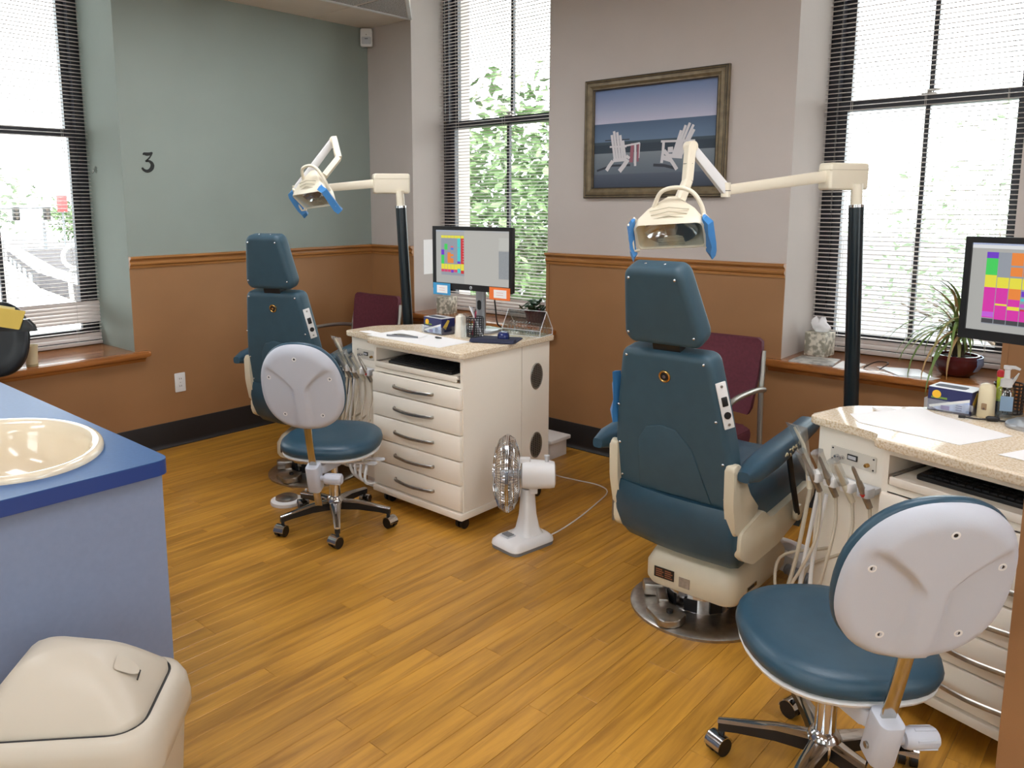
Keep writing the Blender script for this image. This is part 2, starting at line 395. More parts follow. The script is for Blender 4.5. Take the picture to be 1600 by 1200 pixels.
# chair rails
prof = [(0.0, ZR0), (0.012, ZR0), (0.014, ZR0+0.010), (0.011, ZR0+0.014), (0.021, ZR0+0.022), (0.023, ZR0+0.030), (0.015, ZR0+0.039), (0.014, ZR0+0.046), (0.024, ZR0+0.056), (0.034, ZR0+0.060), (0.034, ZR1-0.004), (0.030, ZR1), (0.0, ZR1)]
def rail(name, p0, p1, nrm, m):
    p0, p1, n = V(p0), V(p1), V(nrm)
    return struct(MB().loft([[p+n*d+V((0, 0, z)) for d, z in prof] for p in (p0, p1)]).build(name, m, smooth=30))
rail('trim_1', (0, Y1, 0), (0, -0.0, 0), (1, 0, 0), M_rail)
rail('trim_2', (0.0, 0, 0), (A, 0, 0), (0, -1, 0), M_railx)
rail('trim_3', (B-0.002, 0, 0), (C3, 0, 0), (0, -1, 0), M_railx)
rail('trim_4', (D3, 0, 0), (RX1, 0, 0), (0, -1, 0), M_railx)
rail('trim_5', (0, RY1, 0), (0, Y1B, 0), (1, 0, 0), M_rail)
# sills with rounded nosing and apron
def sill(name, x0, x1, depth, zt, M):
    m = MB().prism(rpoly([(x0, depth), (x0, 0.0), (x0-0.08, 0.0), (x0-0.08, -0.065), (x1+0.08, -0.065), (x1+0.08, 0.0), (x1, 0.0), (x1, depth)], [0, 0, 0, 0.02, 0.02, 0, 0, 0]), zt-0.03, zt, M, bev=0.008)
    o = struct(m.build(name, M_sill))
    a = MB().loft([[(xx, -d, zt+z) for d, z in ((0.0, -0.03), (0.030, -0.03), (0.030, -0.042), (0.014, -0.05), (0.011, -0.066), (0.0, -0.066))] for xx in (x0-0.06, x1+0.06)], M=M)
    a.build('apron', M_sill, o)
    return o
DW2, DW3, DW1 = 0.33, 0.45, 0.50             # how deep the frames sit
sill('window_sill_2', A, B, DW2+0.05, ZS, Matrix())
sill('window_sill_3', C3, D3, DW3+0.05, ZS, Matrix())
ML = basis((0, 0, 0), (0, 1, 0), (-1, 0, 0), (0, 0, 1))      # local x -> world y, local y (outwards) -> world -x
sill('window_sill_1', Y1B, Y1, DW1+0.05, ZS1, ML)
# ceiling with splayed wells at the windows
cpoly = [(0, 0), (0, Y1), (0.42, Y1-0.42), (0.42, Y1B+0.42), (0, Y1B), (0, RY1), (RX1, RY1), (RX1, 0), (D3, 0), (D3-0.4, -0.4), (C3+0.4, -0.4), (C3, 0), (B, 0), (B-0.47, -0.47), (A+0.47, -0.47), (A, 0)]
ce = struct(MB().prism(cpoly, ZC, 3.6).build('ceiling', M_ceil, smooth=0))
MB().box((-TH, RY1-TH, 3.7), (RX1+TH, TH, 3.8)).build('roof_slab', M_conc, ce, smooth=0)
MB().prism([(A+0.022, -0.05), (A+0.022, -0.505), (0.95, -0.505), (0.93, -0.485)], ZC-0.004, ZC+0.01).build('ceiling_tile', M_tile, ce, smooth=0)
for i in range(3):
    for j in range(4):
        MB().box((A+0.022+i*0.61, -1.12-j*0.61, ZC-0.004), (A+0.612+i*0.61, -0.535-j*0.61, ZC+0.01)).build('ceiling_tile', M_tile, ce, smooth=0)
def tbar(p0, p1, w=0.024):
    d = (V(p1)-V(p0)).normalized(); q = V((-d.y, d.x))*w/2
    MB().prism([tuple(V(p0)-q), tuple(V(p1)-q), tuple(V(p1)+q), tuple(V(p0)+q)], ZC-0.010, ZC+0.005).build('grid_bar', M_tbar, ce, smooth=0)
tbar((A+0.008, -0.012), (A+0.008, -3.0)); tbar((A+0.008, -0.012), (A+0.47, -0.478)); tbar((A+0.47, -0.478), (B-0.47, -0.478))
MB().box((0.0, -0.521, ZC-0.003), (A, -0.517, ZC+0.002)).build('seam', M_ceil, ce, smooth=0)

# ------------------------------------------------------------------ windows (double-hung, black frames)
def window(name, x0, x1, zs, zm, d, M, ZT=ZT):
    """local x along the wall, y outwards, frame face at y=d"""
    zt = ZT; f = 0.055
    m = MB()
    for a_, b_ in ((x0, x0+f), (x1-f, x1)): m.box((a_, d, zs), (b_, d+0.10, zt), M)
    m.box((x0+f, d, zs), (x1-f, d+0.10, zs+0.03), M); m.box((x0+f, d, zt-f), (x1-f, d+0.10, zt), M)
    w = struct(m.build(name, M_frame, smooth=0))
    xm = (x0+x1)/2; s_ = 0.045
    for nm, za, zb, y0, in (('lower_sash', zs+0.03, zm+0.025, d+0.012), ('upper_sash', zm-0.025, zt-f, d+0.052)):
        a, b = x0+f, x1-f
        sm = MB(); sm.box((a, y0, za), (a+s_, y0+0.035, zb), M); sm.box((b-s_, y0, za), (b, y0+0.035, zb), M)
        sm.box((a+s_, y0, za), (b-s_, y0+0.035, za+(0.05 if nm[0] == 'u' else 0.07)), M); sm.box((a+s_, y0, zb-0.05), (b-s_, y0+0.035, zb), M)
        so = sm.build(nm, M_frame, w, smooth=0)
        MB().box((xm-0.011, y0+0.004, za+0.05), (xm+0.011, y0+0.031, zb-0.05), M).build('muntin', M_frame, so, smooth=0)
        for p, q in ((a+s_, xm-0.011), (xm+0.011, b-s_)):
            MB().box((p, y0+0.015, za+0.05), (q, y0+0.019, zb-0.05), M).build('pane', M_glass, so, smooth=0)
    l = MB().box((xm-0.035, d+0.014, zm+0.025), (xm+0.035, d+0.045, zm+0.037), M, 0.003); l.cyl(M @ V((xm, d+0.03, zm+0.037)), M @ V((xm, d+0.03, zm+0.052)), 0.012); l.box((xm-0.004, d+0.0, zm+0.043), (xm+0.05, d+0.02, zm+0.053), M, 0.002)
    l.build('sash_lock', M_steel, w)
    return w
window('window_1', Y1B, Y1, ZS1, 2.0, DW1, ML)
window('window_2', A, B, ZS, 2.13, DW2, Matrix())
window('window_3', C3, D3, ZS, 2.045, DW3, Matrix())
for i, (a, b) in enumerate(ADDED_WIN): window('window_%d' % (4+i), a, b, 0.85, 1.8, 0.3, MBACK, 2.75); window('window_%d' % (6+i), a, b, 0.85, 1.8, 0.3, MRIGHT, 2.75)  # added windows, out of view, put in to bring daylight from behind

# ------------------------------------------------------------------ venetian blinds: every slat its own piece
def blind(label, x0, x1, zs, d, M, tilt, shut=()):
    L = x1-x0; cx = (x0+x1)/2
    root = thing('window_blind', label, 'blind', M @ V((cx, d, zs)), group=None)
    Mi = M.copy(); Mi.translation = (0, 0, 0)
    sec = [(-0.0125, -0.0022), (-0.006, 0.0006), (0.0, 0.0014), (0.006, 0.0006), (0.0125, -0.0022)]
    sec = sec + [(a, b-0.0005) for a, b in reversed(sec)]
    me = MB().loft([[(xx, a, b) for a, b in sec] for xx in (-L/2+0.004, L/2-0.004)])
    md = bpy.data.meshes.new('slat'); md.from_pydata(me.v, [], me.f); md.materials.append(M_slat)
    z = 0.045; top = ZT-zs-0.06
    while z < top:
        o = bpy.data.objects.new('slat', md); COL.objects.link(o); o.parent = root
        t = tilt
        for a, b in shut:
            if a < z+zs < b: t = 62+random.uniform(-6, 6)
        o.matrix_local = Mi @ T(0, 0, z) @ RX(t+random.uniform(-1.5, 1.5)) @ RY(random.uniform(-0.06, 0.06)); z += 0.0232
    MB().box((-L/2+0.003, -0.013, 0.004), (L/2-0.003, 0.013, 0.026), Mi, 0.003).build('bottom_rail', M_slat, root)
    MB().box((-L/2+0.002, -0.016, top), (L/2-0.002, 0.016, top+0.03), Mi, 0.002).build('head_rail', M_slat, root)
    for fx in (-0.36, 0.0, 0.36):
        c = MB(); c.cyl(Mi @ V((fx*L, -0.0135, 0.02)), Mi @ V((fx*L, -0.0135, top)), 0.0011, n=5); c.cyl(Mi @ V((fx*L, 0.0135, 0.02)), Mi @ V((fx*L, 0.0135, top)), 0.0011, n=5)
        c.build('ladder_cord', M_cordw, root)
    c = MB().cyl(Mi @ V((-L/2+0.07, -0.022, 0.75)), Mi @ V((-L/2+0.07, -0.022, top)), 0.0035, n=6); c.build('tilt_wand', M_clear, root)
    return root
blind('pale mini blind with crumpled bottom slats in the window left of the number 3', Y1B, Y1, ZS1, DW1-0.035, ML, 2, ((0.79, 0.93), (0.66, 0.725)))
blind('open pale mini blind in the window right behind the smaller, farther monitor', A, B, ZS, DW2-0.035, Matrix(), 2.5, ((ZS, ZS+0.13),))
blind('open pale mini blind in the washed out window right of the beach picture', C3, D3, ZS, DW3-0.035, Matrix(), 4, ((ZS, ZS+0.075),))

# ------------------------------------------------------------------ ceiling troffers (the room's lamps)
def troffer(x, y, label):
    t = thing('ceiling_light', label, 'ceiling light', (x, y, ZC), group='recessed ceiling lights')
    m = MB()
    for lo, hi in (((-0.61, -0.30, -0.012), (-0.58, 0.30, 0.0)), ((0.58, -0.30, -0.012), (0.61, 0.30, 0.0)), ((-0.58, -0.30, -0.012), (0.58, -0.275, 0.0)), ((-0.58, 0.275, -0.012), (0.58, 0.30, 0.0))): m.box(lo, hi)
    m.build('frame', M_tbar, t, smooth=0)
    MB().box((-0.58, -0.275, -0.009), (0.58, 0.275, -0.001)).build('diffuser', mat('lamp_diffuser', (246, 249, 255), 0.5, emit=LAMP), t, smooth=0)
for tx in (1.5, 4.1, 6.7):
    for ty in (-1.7, -4.1, -6.6): troffer(tx, ty, 'flat white recessed ceiling light panel above the room')

# ================================================================== DENTAL CHAIRS
def dental_chair(label, loc, rot, dz=0.0, near=True, hl=1.0):
    t = thing('dental_chair', label, 'dental chair', (loc[0], loc[1], 0), math.radians(rot), 'dental chairs')
    Z = T(0, 0, dz)
    bp = MB().lathe([(0.262, 0.0), (0.262, 0.010), (0.250, 0.017), (0.225, 0.020), (0.150, 0.030), (0.0, 0.032)], 48).build('base_plate', M_steel, t)
    MB().lathe([(0.118, 0.03), (0.118, 0.085), (0.128, 0.088), (0.128, 0.115), (0.12, 0.118), (0.12, 0.15)], 32).build('column_ring', M_chrome, t)
    for k in range(8): MB().box((-0.025, 0.116, 0.035), (0.025, 0.122, 0.083), RZ(45*k+10)).build('ring_slot', M_black, t, smooth=0)
    # cast bracket and release pedal standing on the plate
    b = MB(); b.box((-0.05, -0.03, 0.0), (0.05, 0.03, 0.05), T(-0.155, -0.06, 0.026) @ RZ(35), 0.01); b.box((-0.02, -0.05, 0.0), (0.02, 0.05, 0.035), T(-0.10, -0.11, 0.028) @ RZ(35), 0.006)
    b.prism(rpoly([(-0.06, -0.04), (0.05, -0.06), (0.09, -0.01), (0.07, 0.05), (-0.04, 0.05)], 0.015), 0, 0.028, T(-0.045, -0.195, 0.022) @ RZ(-20) @ RX(6), 0.006)
    br = b.build('base_bracket', M_steel, t); MB().cyl((-0.02, -0.2, 0.05), (-0.02, -0.2, 0.06), 0.012).build('bolt', M_black, br)
    # molded pedestal cover
    rings = []
    for z, w0, w1, d0, d1, r in ((0.13, -0.135, 0.205, -0.175, 0.30, 0.05), (0.15, -0.145, 0.215, -0.185, 0.31, 0.05), (0.21, -0.145, 0.215, -0.185, 0.31, 0.05), (0.25, -0.13, 0.20, -0.165, 0.29, 0.06), (0.285, -0.10, 0.15, -0.12, 0.20, 0.06), (0.31, -0.07, 0.11, -0.08, 0.15, 0.05)):
        rings.append([(x, y, z) for x, y in rrect((w1-w0)/2, (d1-d0)/2, r, 5, (w0+w1)/2, (d0+d1)/2)])
    pc = MB().loft(rings).build('pedestal_cover', M_beige, t, smooth=50)
    rp = MB().box((-0.095, -0.1885, 0.165), (-0.015, -0.184, 0.205)).build('rating_plate', M_black, pc, smooth=0)
    for k in range(4):
        for q in range(2): MB().box((-0.088+q*0.037, -0.1895, 0.171+k*0.008), (-0.056+q*0.036-0.006*(k % 2), -0.188, 0.175+k*0.008)).build('print_line', mat('plate_print', (140, 88, 62), 0.6), t, smooth=0)
    MB().box((0.005, -0.1875, 0.155), (0.047, -0.184, 0.192)).build('sticker', mat('grey_sticker', (150, 135, 120), 0.7, noise=90, namp=0.2), pc, smooth=0)
    MB().box((0.213, -0.08, 0.165), (0.218, 0.0, 0.18)).build('badge', M_chrome, pc, smooth=0); MB().box((0.2165, -0.07, 0.168), (0.2195, -0.025, 0.177)).build('badge_inlay', M_black, pc, smooth=0)
    MB().loft([[(x, y, z) for x, y in rrect(w, w*0.8, 0.03, 4, 0.02, 0.02)] for z, w in ((0.29, 0.09), (0.42+dz, 0.09))]).build('lift_column', M_black, t)
    # seat and leg rest
    sec = lambda w, y, z0, z1: [(-w, y, z0), (-w-0.012, y, (z0+z1)/2), (-w+0.005, y, z1-0.015), (-w+0.04, y, z1), (0, y, z1-0.008), (w-0.04, y, z1), (w-0.005, y, z1-0.015), (w+0.012, y, (z0+z1)/2), (w, y, z0)]
    MB().loft([sec(0.20, -0.25, 0.44, 0.55), sec(0.215, -0.23, 0.43, 0.575), sec(0.22, 0.0, 0.42, 0.57), sec(0.22, 0.30, 0.42, 0.58), sec(0.215, 0.40, 0.42, 0.575), sec(0.205, 0.46, 0.37, 0.53), sec(0.165, 0.56, 0.22, 0.36), sec(0.15, 0.60, 0.18, 0.28)], M=Z).build('seat', M_teal, t, smooth=60)
    # white side panels: seat rail and hinge cover on each side
    for s_ in (-1, 1):
        Mx = Z @ basis((s_*0.235, 0, 0), (0, 1, 0), (0, 0, 1), (s_, 0, 0))
        MB().prism(rpoly([(-0.205, 0.335), (-0.235, 0.36), (-0.232, 0.44), (-0.05, 0.475), (0.02, 0.425), (0.10, 0.43), (0.42, 0.455), (0.47, 0.40), (0.40, 0.36), (0.1, 0.30), (-0.12, 0.295)], 0.02), -0.018, 0.014, Mx, 0.006).build('seat_rail', M_beige, t)
        MB().prism(rpoly([(-0.29, 0.69), (-0.235, 0.688), (-0.15, 0.56), (-0.062, 0.482), (-0.215, 0.435), (-0.255, 0.43), (-0.285, 0.55)], 0.02), -0.03, 0.004, Mx, 0.008).build('hinge_cover', M_beige, t)
        # arm pads on their struts
        arm = MB()
        pts = [(-0.27, 0.655), (-0.20, 0.66), (-0.05, 0.675), (0.15, 0.695), (0.30, 0.715), (0.37, 0.71)]; wd = [0.020, 0.036, 0.040, 0.038, 0.036, 0.024]; hh = [0.018, 0.036, 0.040, 0.034, 0.030, 0.015]
        arm.loft([[(s_*((0.262 if near else 0.238) if s_ > 0 else 0.305)+w*c, y, z+h*s2) for c, s2 in [(math.copysign(abs(math.cos(q))**0.6, math.cos(q)), math.copysign(abs(math.sin(q))**0.6, math.sin(q))) for q in [2*PI*i/16 for i in range(16)]]] for (y, z), w, h in zip(pts, wd, hh)], M=Z)
        arm.build('armrest', M_teal, t, smooth=60)
        if s_ == 1 and near:
            cr = MB()
            for k in range(14):
                y = -0.02+0.011*k+random.uniform(-.004, .004); cr.box((0, 0, 0), (0.003, random.uniform(.006, .016), random.uniform(.003, .008)), Z @ T(0.301, y, 0.676+0.0008*k+random.uniform(-.01, .01)) @ RX(random.uniform(-50, 50)))
            cr.build('worn_crack', mat('exposed_foam', (196, 184, 150), 0.9), t, smooth=0)
        MB().tube([(s_*0.262, 0.11, 0.67), (s_*0.264, 0.16, 0.54), (s_*0.268, 0.225, 0.385)], 0.011, 8, M=Z).build('arm_strut', M_black, t)
        MB().prism(rrect(0.028, 0.03, 0.02), -0.008, 0.012, Z @ basis((s_*0.262, 0.24, 0.385), (0, 1, 0), (0, 0, 1), (s_, 0, 0)), 0.004).build('strut_foot', M_beige, t)
    # backrest: leaning trapezoid, thickness towards the front
    lean = math.atan2(0.345-0.255, 1.04-0.53)
    Mb = Z @ T(0, -0.255, 0.53) @ Matrix.Rotation(lean, 4, 'X') @ basis((0, 0, 0), (1, 0, 0), (0, 0, 1), (0, 1, 0))   # local x, up, depth to the front
    # (prism z axis = +y, so flip handedness through recalculated normals)
    cushion([(-0.224, -0.02), (-0.222, 0.17), (-0.205, 0.30), (-0.166, 0.53), (0.166, 0.53), (0.205, 0.30), (0.222, 0.17), (0.224, -0.02)], 0.035, -0.002, 0.095, 0.026, Mb).build('backrest', M_tealdk, t, smooth=50)
    # vinyl skirt wrapped round the lower back
    sk = []
    for (z, y, w, d) in ((0.535, -0.264, 0.224, 0.02), (0.51, -0.272, 0.230, 0.03), (0.46, -0.270, 0.236, 0.035), (0.40, -0.256, 0.236, 0.04), (0.345, -0.232, 0.230, 0.05), (0.305, -0.195, 0.220, 0.05), (0.295, -0.165, 0.20, 0.03)):
        sk.append([(-w, y+0.07, z+0.01), (-w, y+0.02, z+0.008), (-w+0.02, y, z+0.004), (-0.08, y-0.006, z-0.008), (0, y-0.008, z-0.012), (0.08, y-0.006, z-0.014), (w-0.02, y, z-0.014), (w, y+0.02, z-0.014), (w, y+0.07, z-0.012), (0, y+0.06, z)])
    MB().loft(sk, M=Z).build('lower_skirt', M_teal, t, smooth=60)
    # raised lumbar arch
    lum = [(-0.125, -0.0), (-0.12, 0.19), (-0.085, 0.245), (-0.03, 0.262), (0.03, 0.252), (0.085, 0.19), (0.15, 0.0)]
    MB().prism(lum, -0.006, 0.0, Mb, 0.004).build('lumbar_panel', M_tealdk, t, smooth=60)
    leanh = math.atan2(0.445-0.372, 1.31-1.115)*hl
    Mh = Z @ T(0, -0.372, 1.115) @ Matrix.Rotation(leanh, 4, 'X') @ basis((0, 0, 0), (1, 0, 0), (0, 0, 1), (0, 1, 0))
    cushion([(-0.125, -0.048), (-0.147, -0.012), (-0.108, 0.215), (-0.088, 0.238), (0.088, 0.238), (0.108, 0.215), (0.147, -0.012), (0.125, -0.048)], 0.03, 0.0, 0.090, 0.026, Mh).build('headrest', M_tealdk, t, smooth=50)
    MB().box((-0.05, -0.075, 0.02), (0.05, -0.03, 0.07), Mh).build('headrest_bracket', M_black, t, smooth=0)
    # studs
    def stud(M, x, y, r=0.0055): MB().sphere((x, y, -0.003), (r, r, 0.004), 8, 6, M).build('stud', M_chrome, t)
    for x, y in ((-0.083, 0.205), (0.083, 0.205), (-0.12, 0.0), (0.12, 0.0)): stud(Mh, x, y)
    for x, y in ((-0.143, 0.505), (0.143, 0.505), (-0.19, 0.31), (0.178, 0.31), (-0.197, 0.16), (0.197, 0.16), (-0.197, 0.03), (0.197, 0.03)): stud(Mb, x, y)
    for x in (-0.04, 0.03): MB().sphere((x, 0.237, 0.045), (0.005, 0.003, 0.005), 8, 6, Mh).build('stud', M_chrome, t)
    lk = MB().tube([(0.018*math.cos(q), 0.018*math.sin(q), -0.004) for q in [2*PI*i/20 for i in range(20)]], 0.0045, 8, True, Mb @ T(0.0, 0.445, 0)).build('lock_ring', M_brass, t)
    MB().cyl((0, 0.445, -0.006), (0, 0.445, 0.0), 0.014, M=Mb).build('lock_core', M_black, lk); MB().cyl((0.0, 0.445, -0.009), (0.0, 0.445, -0.004), 0.006, M=Mb).build('lock_pin', M_chrome, lk)
    # switch plate on the bevelled right side
    dirv = V((0.205-0.166, 0.30-0.528, 0)).normalized()
    nrm = V((0.80, 0.14, -0.58)).normalized(); ax = V((0.039, -0.228, 0)).normalized(); sx = ax.cross(nrm).normalized()
    Ms = Mb @ basis((0.198, 0.365, 0.022), sx, ax, nrm)
    sp = MB().box((-0.018, -0.08, 0.0), (0.018, 0.08, 0.006), Ms, 0.002).build('switch_plate', M_white, t)
    MB().box((-0.010, -0.030, 0.005), (0.010, 0.002, 0.010), Ms, 0.002).build('rocker_switch', M_black, sp); MB().cyl((0, 0.034, 0.005), (0, 0.034, 0.009), 0.012, M=Ms).build('round_switch', M_black, sp)
    for yy in (-0.066, 0.066): MB().cyl((0, yy, 0.005), (0, yy, 0.008), 0.005, n=8, M=Ms).build('screw', M_steel, sp)
    if near:
        MB().loft([[(-0.215+dx-w, -0.285-y, z), (-0.215+dx, -0.31-y, z), (-0.205+dx, -0.27-y, z)] for z, w, dx, y in ((0.955, 0.004, 0.012, 0.03), (0.90, 0.020, 0.004, 0.01), (0.84, 0.016, 0.0, 0.0), (0.80, 0.024, -0.004, 0.0), (0.76, 0.006, 0.0, 0.0))], M=Z).build('blue_barrier_film', M_blue, t)
    return t
dental_chair('large teal vinyl dental chair under the beach picture, nearer of the two', (3.48, -1.345), 0, 0.0, True)
dental_chair('dark teal dental chair standing by the green wall, mostly behind a stool', (1.10, -1.413), 21, 0.04, False, 0.55)

# ================================================================== TASK STOOLS
def task_stool(label, loc, rot, base_rot, vinyl, shell, spine_m, seat_z=0.0):
    t = thing('task_stool', label, 'stool', (loc[0], loc[1], 0), math.radians(rot), 'wheeled task stools')
    MB().lathe([(0.0, 0.085), (0.036, 0.085), (0.045, 0.095), (0.046, 0.125), (0.036, 0.145), (0.031, 0.150)], 24).build('hub', M_chrome, t)
    for k in range(5):
        a = base_rot+72*k; Mk = RZ(a)
        lg = MB().loft([[(y0, s1*w, z0+s2*h) for s1, s2 in ((-1, -1), (1, -1), (1, 1), (-1, 1))] for y0, z0, w, h in ((0.035, 0.105, 0.024, 0.018), (0.12, 0.103, 0.019, 0.016), (0.22, 0.088, 0.014, 0.012), (0.272, 0.078, 0.012, 0.012))], M=Mk).build('leg', M_black, t, smooth=30)
        MB().loft([[(y0, -w, z0), (y0, -w*0.6, z0+0.006), (y0, w*0.6, z0+0.006), (y0, w, z0), (y0, 0, z0-0.004)] for y0, z0, w in ((0.03, 0.125, 0.026), (0.12, 0.120, 0.021), (0.22, 0.101, 0.016), (0.274, 0.091, 0.013))], M=Mk).build('leg_cap', M_chrome, lg, smooth=50)
        Mc = Mk @ T(0.262, 0, 0)
        c = MB().cyl((0, 0, 0.05), (0, 0, 0.08), 0.008, n=10, M=Mc).build('caster', M_black, t)
        Mw = Mc @ RZ(random.uniform(-80, 80)) @ T(0.012, 0, 0.027)
        for s_ in (-1, 1): MB().cyl((0, s_*0.006, 0), (0, s_*0.024, 0), 0.0265, n=18, M=Mw).build('wheel', M_black, c)
        hd = [[(0.031*math.cos(q), y, 0.031*math.sin(q)) for q in [PI*(0.0+0.85*i/8) for i in range(9)]]+[(0.028*math.cos(q), y, 0.028*math.sin(q)) for q in [PI*(0.85-0.85*i/8) for i in range(9)]] for y in (-0.026, 0.026)]
        MB().loft(hd, M=Mw).build('hood', M_chrome, c)
    zt = 0.352+seat_z
    MB().cyl((0, 0, 0.14), (0, 0, 0.245), 0.027, n=24).build('column', M_chrome, t); MB().cyl((0, 0, 0.243), (0, 0, 0.256), 0.030, n=24).build('column_collar', M_black, t); MB().cyl((0, 0, 0.25), (0, 0, zt-0.01), 0.016, n=16).build('piston', M_chrome, t)
    # seat pan and cushion: rounded, a little narrower in front
    def outl(s, z):
        return [(x*s*(1.0-0.10*max(0, y)/0.23), (y*s)+0.005, z) for x, y in super_e(0.23, 0.25, 2.6, 40)]
    MB().loft([outl(0.80, zt-0.018), outl(0.97, zt-0.004), outl(0.985, zt+0.004), outl(0.96, zt+0.010)]).build('seat_pan', M_white, t, smooth=50)
    MB().loft([outl(0.93, zt+0.008), outl(0.995, zt+0.018), outl(1.02, zt+0.036), outl(1.0, zt+0.054), outl(0.94, zt+0.066), outl(0.80, zt+0.073), outl(0.55, zt+0.074), outl(0.2, zt+0.070)]).build('seat', vinyl, t, smooth=70)
    # mechanism, clamp, knob, levers
    mz = zt-0.055
    me = MB().prism(rpoly([(-0.06, 0.08), (0.06, 0.08), (0.07, -0.08), (0.03, -0.24), (-0.03, -0.24), (-0.07, -0.08)], 0.02), mz, mz+0.042, None, 0.006); me.build('mechanism', shell, t)
    lean = 15; Mp = T(0, -0.262, mz) @ RX(lean)
    MB().prism(rrect(0.030, 0.036, 0.018, 5), -0.07, 0.06, Mp, 0.006).build('clamp', shell, t)
    for k in range(6): MB().box((-0.020+0.007*k, -0.215, mz+0.042), (-0.017+0.007*k, -0.19, mz+0.0445)).build('clamp_rib', M_black, t, smooth=0)
    kb = MB().lathe([(0.014, 0.0), (0.014, 0.025), (0.023, 0.027), (0.026, 0.04), (0.025, 0.10), (0.020, 0.106), (0.0, 0.106)], 16, Mp @ T(0.022, 0, -0.01) @ RY(90)).build('knob', shell, t)
    for k in range(6): MB().box((0.05, -0.003, 0.0235), (0.10, 0.003, 0.027), Mp @ T(0.022, 0, -0.01) @ RX(60*k)).build('knob_rib', shell, kb, smooth=0)
    MB().cyl((-0.036, 0.0, -0.03), (-0.028, 0.0, -0.03), 0.008, M=Mp).build('clamp_bolt', M_steel, t)
    for yy, ln in ((-0.02, 0.26), (-0.085, 0.24)):
        MB().prism(rpoly([(0.04, yy-0.008), (ln-0.06, yy-0.010), (ln-0.03, yy-0.024), (ln, yy-0.012), (ln, yy+0.014), (ln-0.03, yy+0.022), (ln-0.06, yy+0.010), (0.04, yy+0.008)], 0.01), mz+0.008, mz+0.016, None, 0.003).build('lever', M_ltgrey, t)
    # spine bar, shell and pad
    MB().box((-0.017, -0.004, -0.16), (0.017, 0.006, 0.36), Mp, 0.002).build('spine', spine_m, t)
    bz = 0.452; Ms = Mp @ T(0, 0, bz) @ basis((0, 0, 0), (1, 0, 0), (0, 0, 1), (0, -1, 0))   # local x, up, depth towards the rear
    def bo(s, d, k=48):
        out = []
        for i in range(k):
            q = 2*PI*i/k; c, s2 = math.cos(q), math.sin(q)
            w = 0.184*(1.0-0.06*s2); h = 0.202
            out.append((s*w*math.copysign(abs(c)**0.86, c), s*h*math.copysign(abs(s2)**0.86, s2), d))
        return out
    def bow(x): return -0.35*x*x
    NR, NK = 22, 72; vs = []; fs = []
    def ridge(x, y):
        if y > -0.01: wv = 0.038+ (0.095*max(0, (y+0.01)/0.10)**1.8)
        else: wv = 0.038
        e = (wv-abs(x))/0.014; e = max(0, min(1, e)); e = e*e*(3-2*e)
        return 0.016*e
    for j in range(NR):
        s_ = 1.0-(j/(NR-1))*0.999; ring = bo(s_, 0, NK)
        for x, y, _ in ring:
            ed = min(1, (1-s_)/0.10); dd = 0.006+0.012*math.sin(ed*PI/2)
            vs.append(V((x, y, dd+bow(x)+ridge(x, y)*min(1, (1-s_)/0.16))))
    for j in range(NR-1):
        for i in range(NK): i2 = (i+1) % NK; fs.append((j*NK+i, j*NK+i2, (j+1)*NK+i2, (j+1)*NK+i))
    base = len(vs); vs += [V((x, y, -0.004+bow(x))) for x, y, _ in bo(1.0, 0, NK)]
    for i in range(NK): i2 = (i+1) % NK; fs.append((i, i2, base+i2, base+i))
    fs.append(tuple(range(base, base+NK)))
    sh = MB(); sh.add([Ms @ v for v in vs], fs); so = sh.build('back_shell', shell, t, smooth=60)
    bolt = MB()
    for x, y in ((0.0, 0.15), (-0.135, 0.05), (0.135, 0.05), (-0.085, -0.125), (0.085, -0.125)):
        d = 0.0175+bow(x)+ridge(x, y)
        MB().lathe([(0.0095, d-0.002), (0.0095, d+0.0012), (0.006, d+0.0014), (0.0055, d-0.001), (0.0, d-0.001)], 12, Ms @ T(x, y, 0)).build('screw_cup', M_white, so); MB().cyl((x, y, d-0.002), (x, y, d+0.0005), 0.0045, n=10, M=Ms).build('screw', M_black, so)
    pd = MB().loft([[(x, y, d+bow(x)) for x, y, _ in bo(s_, 0)] for s_, d in ((0.98, -0.002), (1.01, -0.008), (1.02, -0.016), (1.0, -0.028), (0.92, -0.038), (0.6, -0.045), (0.2, -0.047))], M=Ms).build('back_pad', vinyl, t, smooth=70)
    return t
M_spine = mat('spine_chrome', (190, 188, 182), 0.14, 1.0)
task_stool('teal wheeled stool with white shell back, in the right foreground', (4.155, -1.985), 44, 81, M_teal, M_shell, M_spine, 0.025)
task_stool('teal wheeled stool with white shell back, in front of the farther drawer cart', (1.80, -1.80), 33, 3, M_teal, M_shell, M_spine, 0.04)
M_blackv = mat('black_vinyl', (24, 28, 34), 0.4, noise=20, namp=0.1)
s3 = task_stool('dark padded stool back poking up behind the blue counter', (0.31, -2.985), 222, 10, M_blackv, M_blackv, M_spine, 0.10)

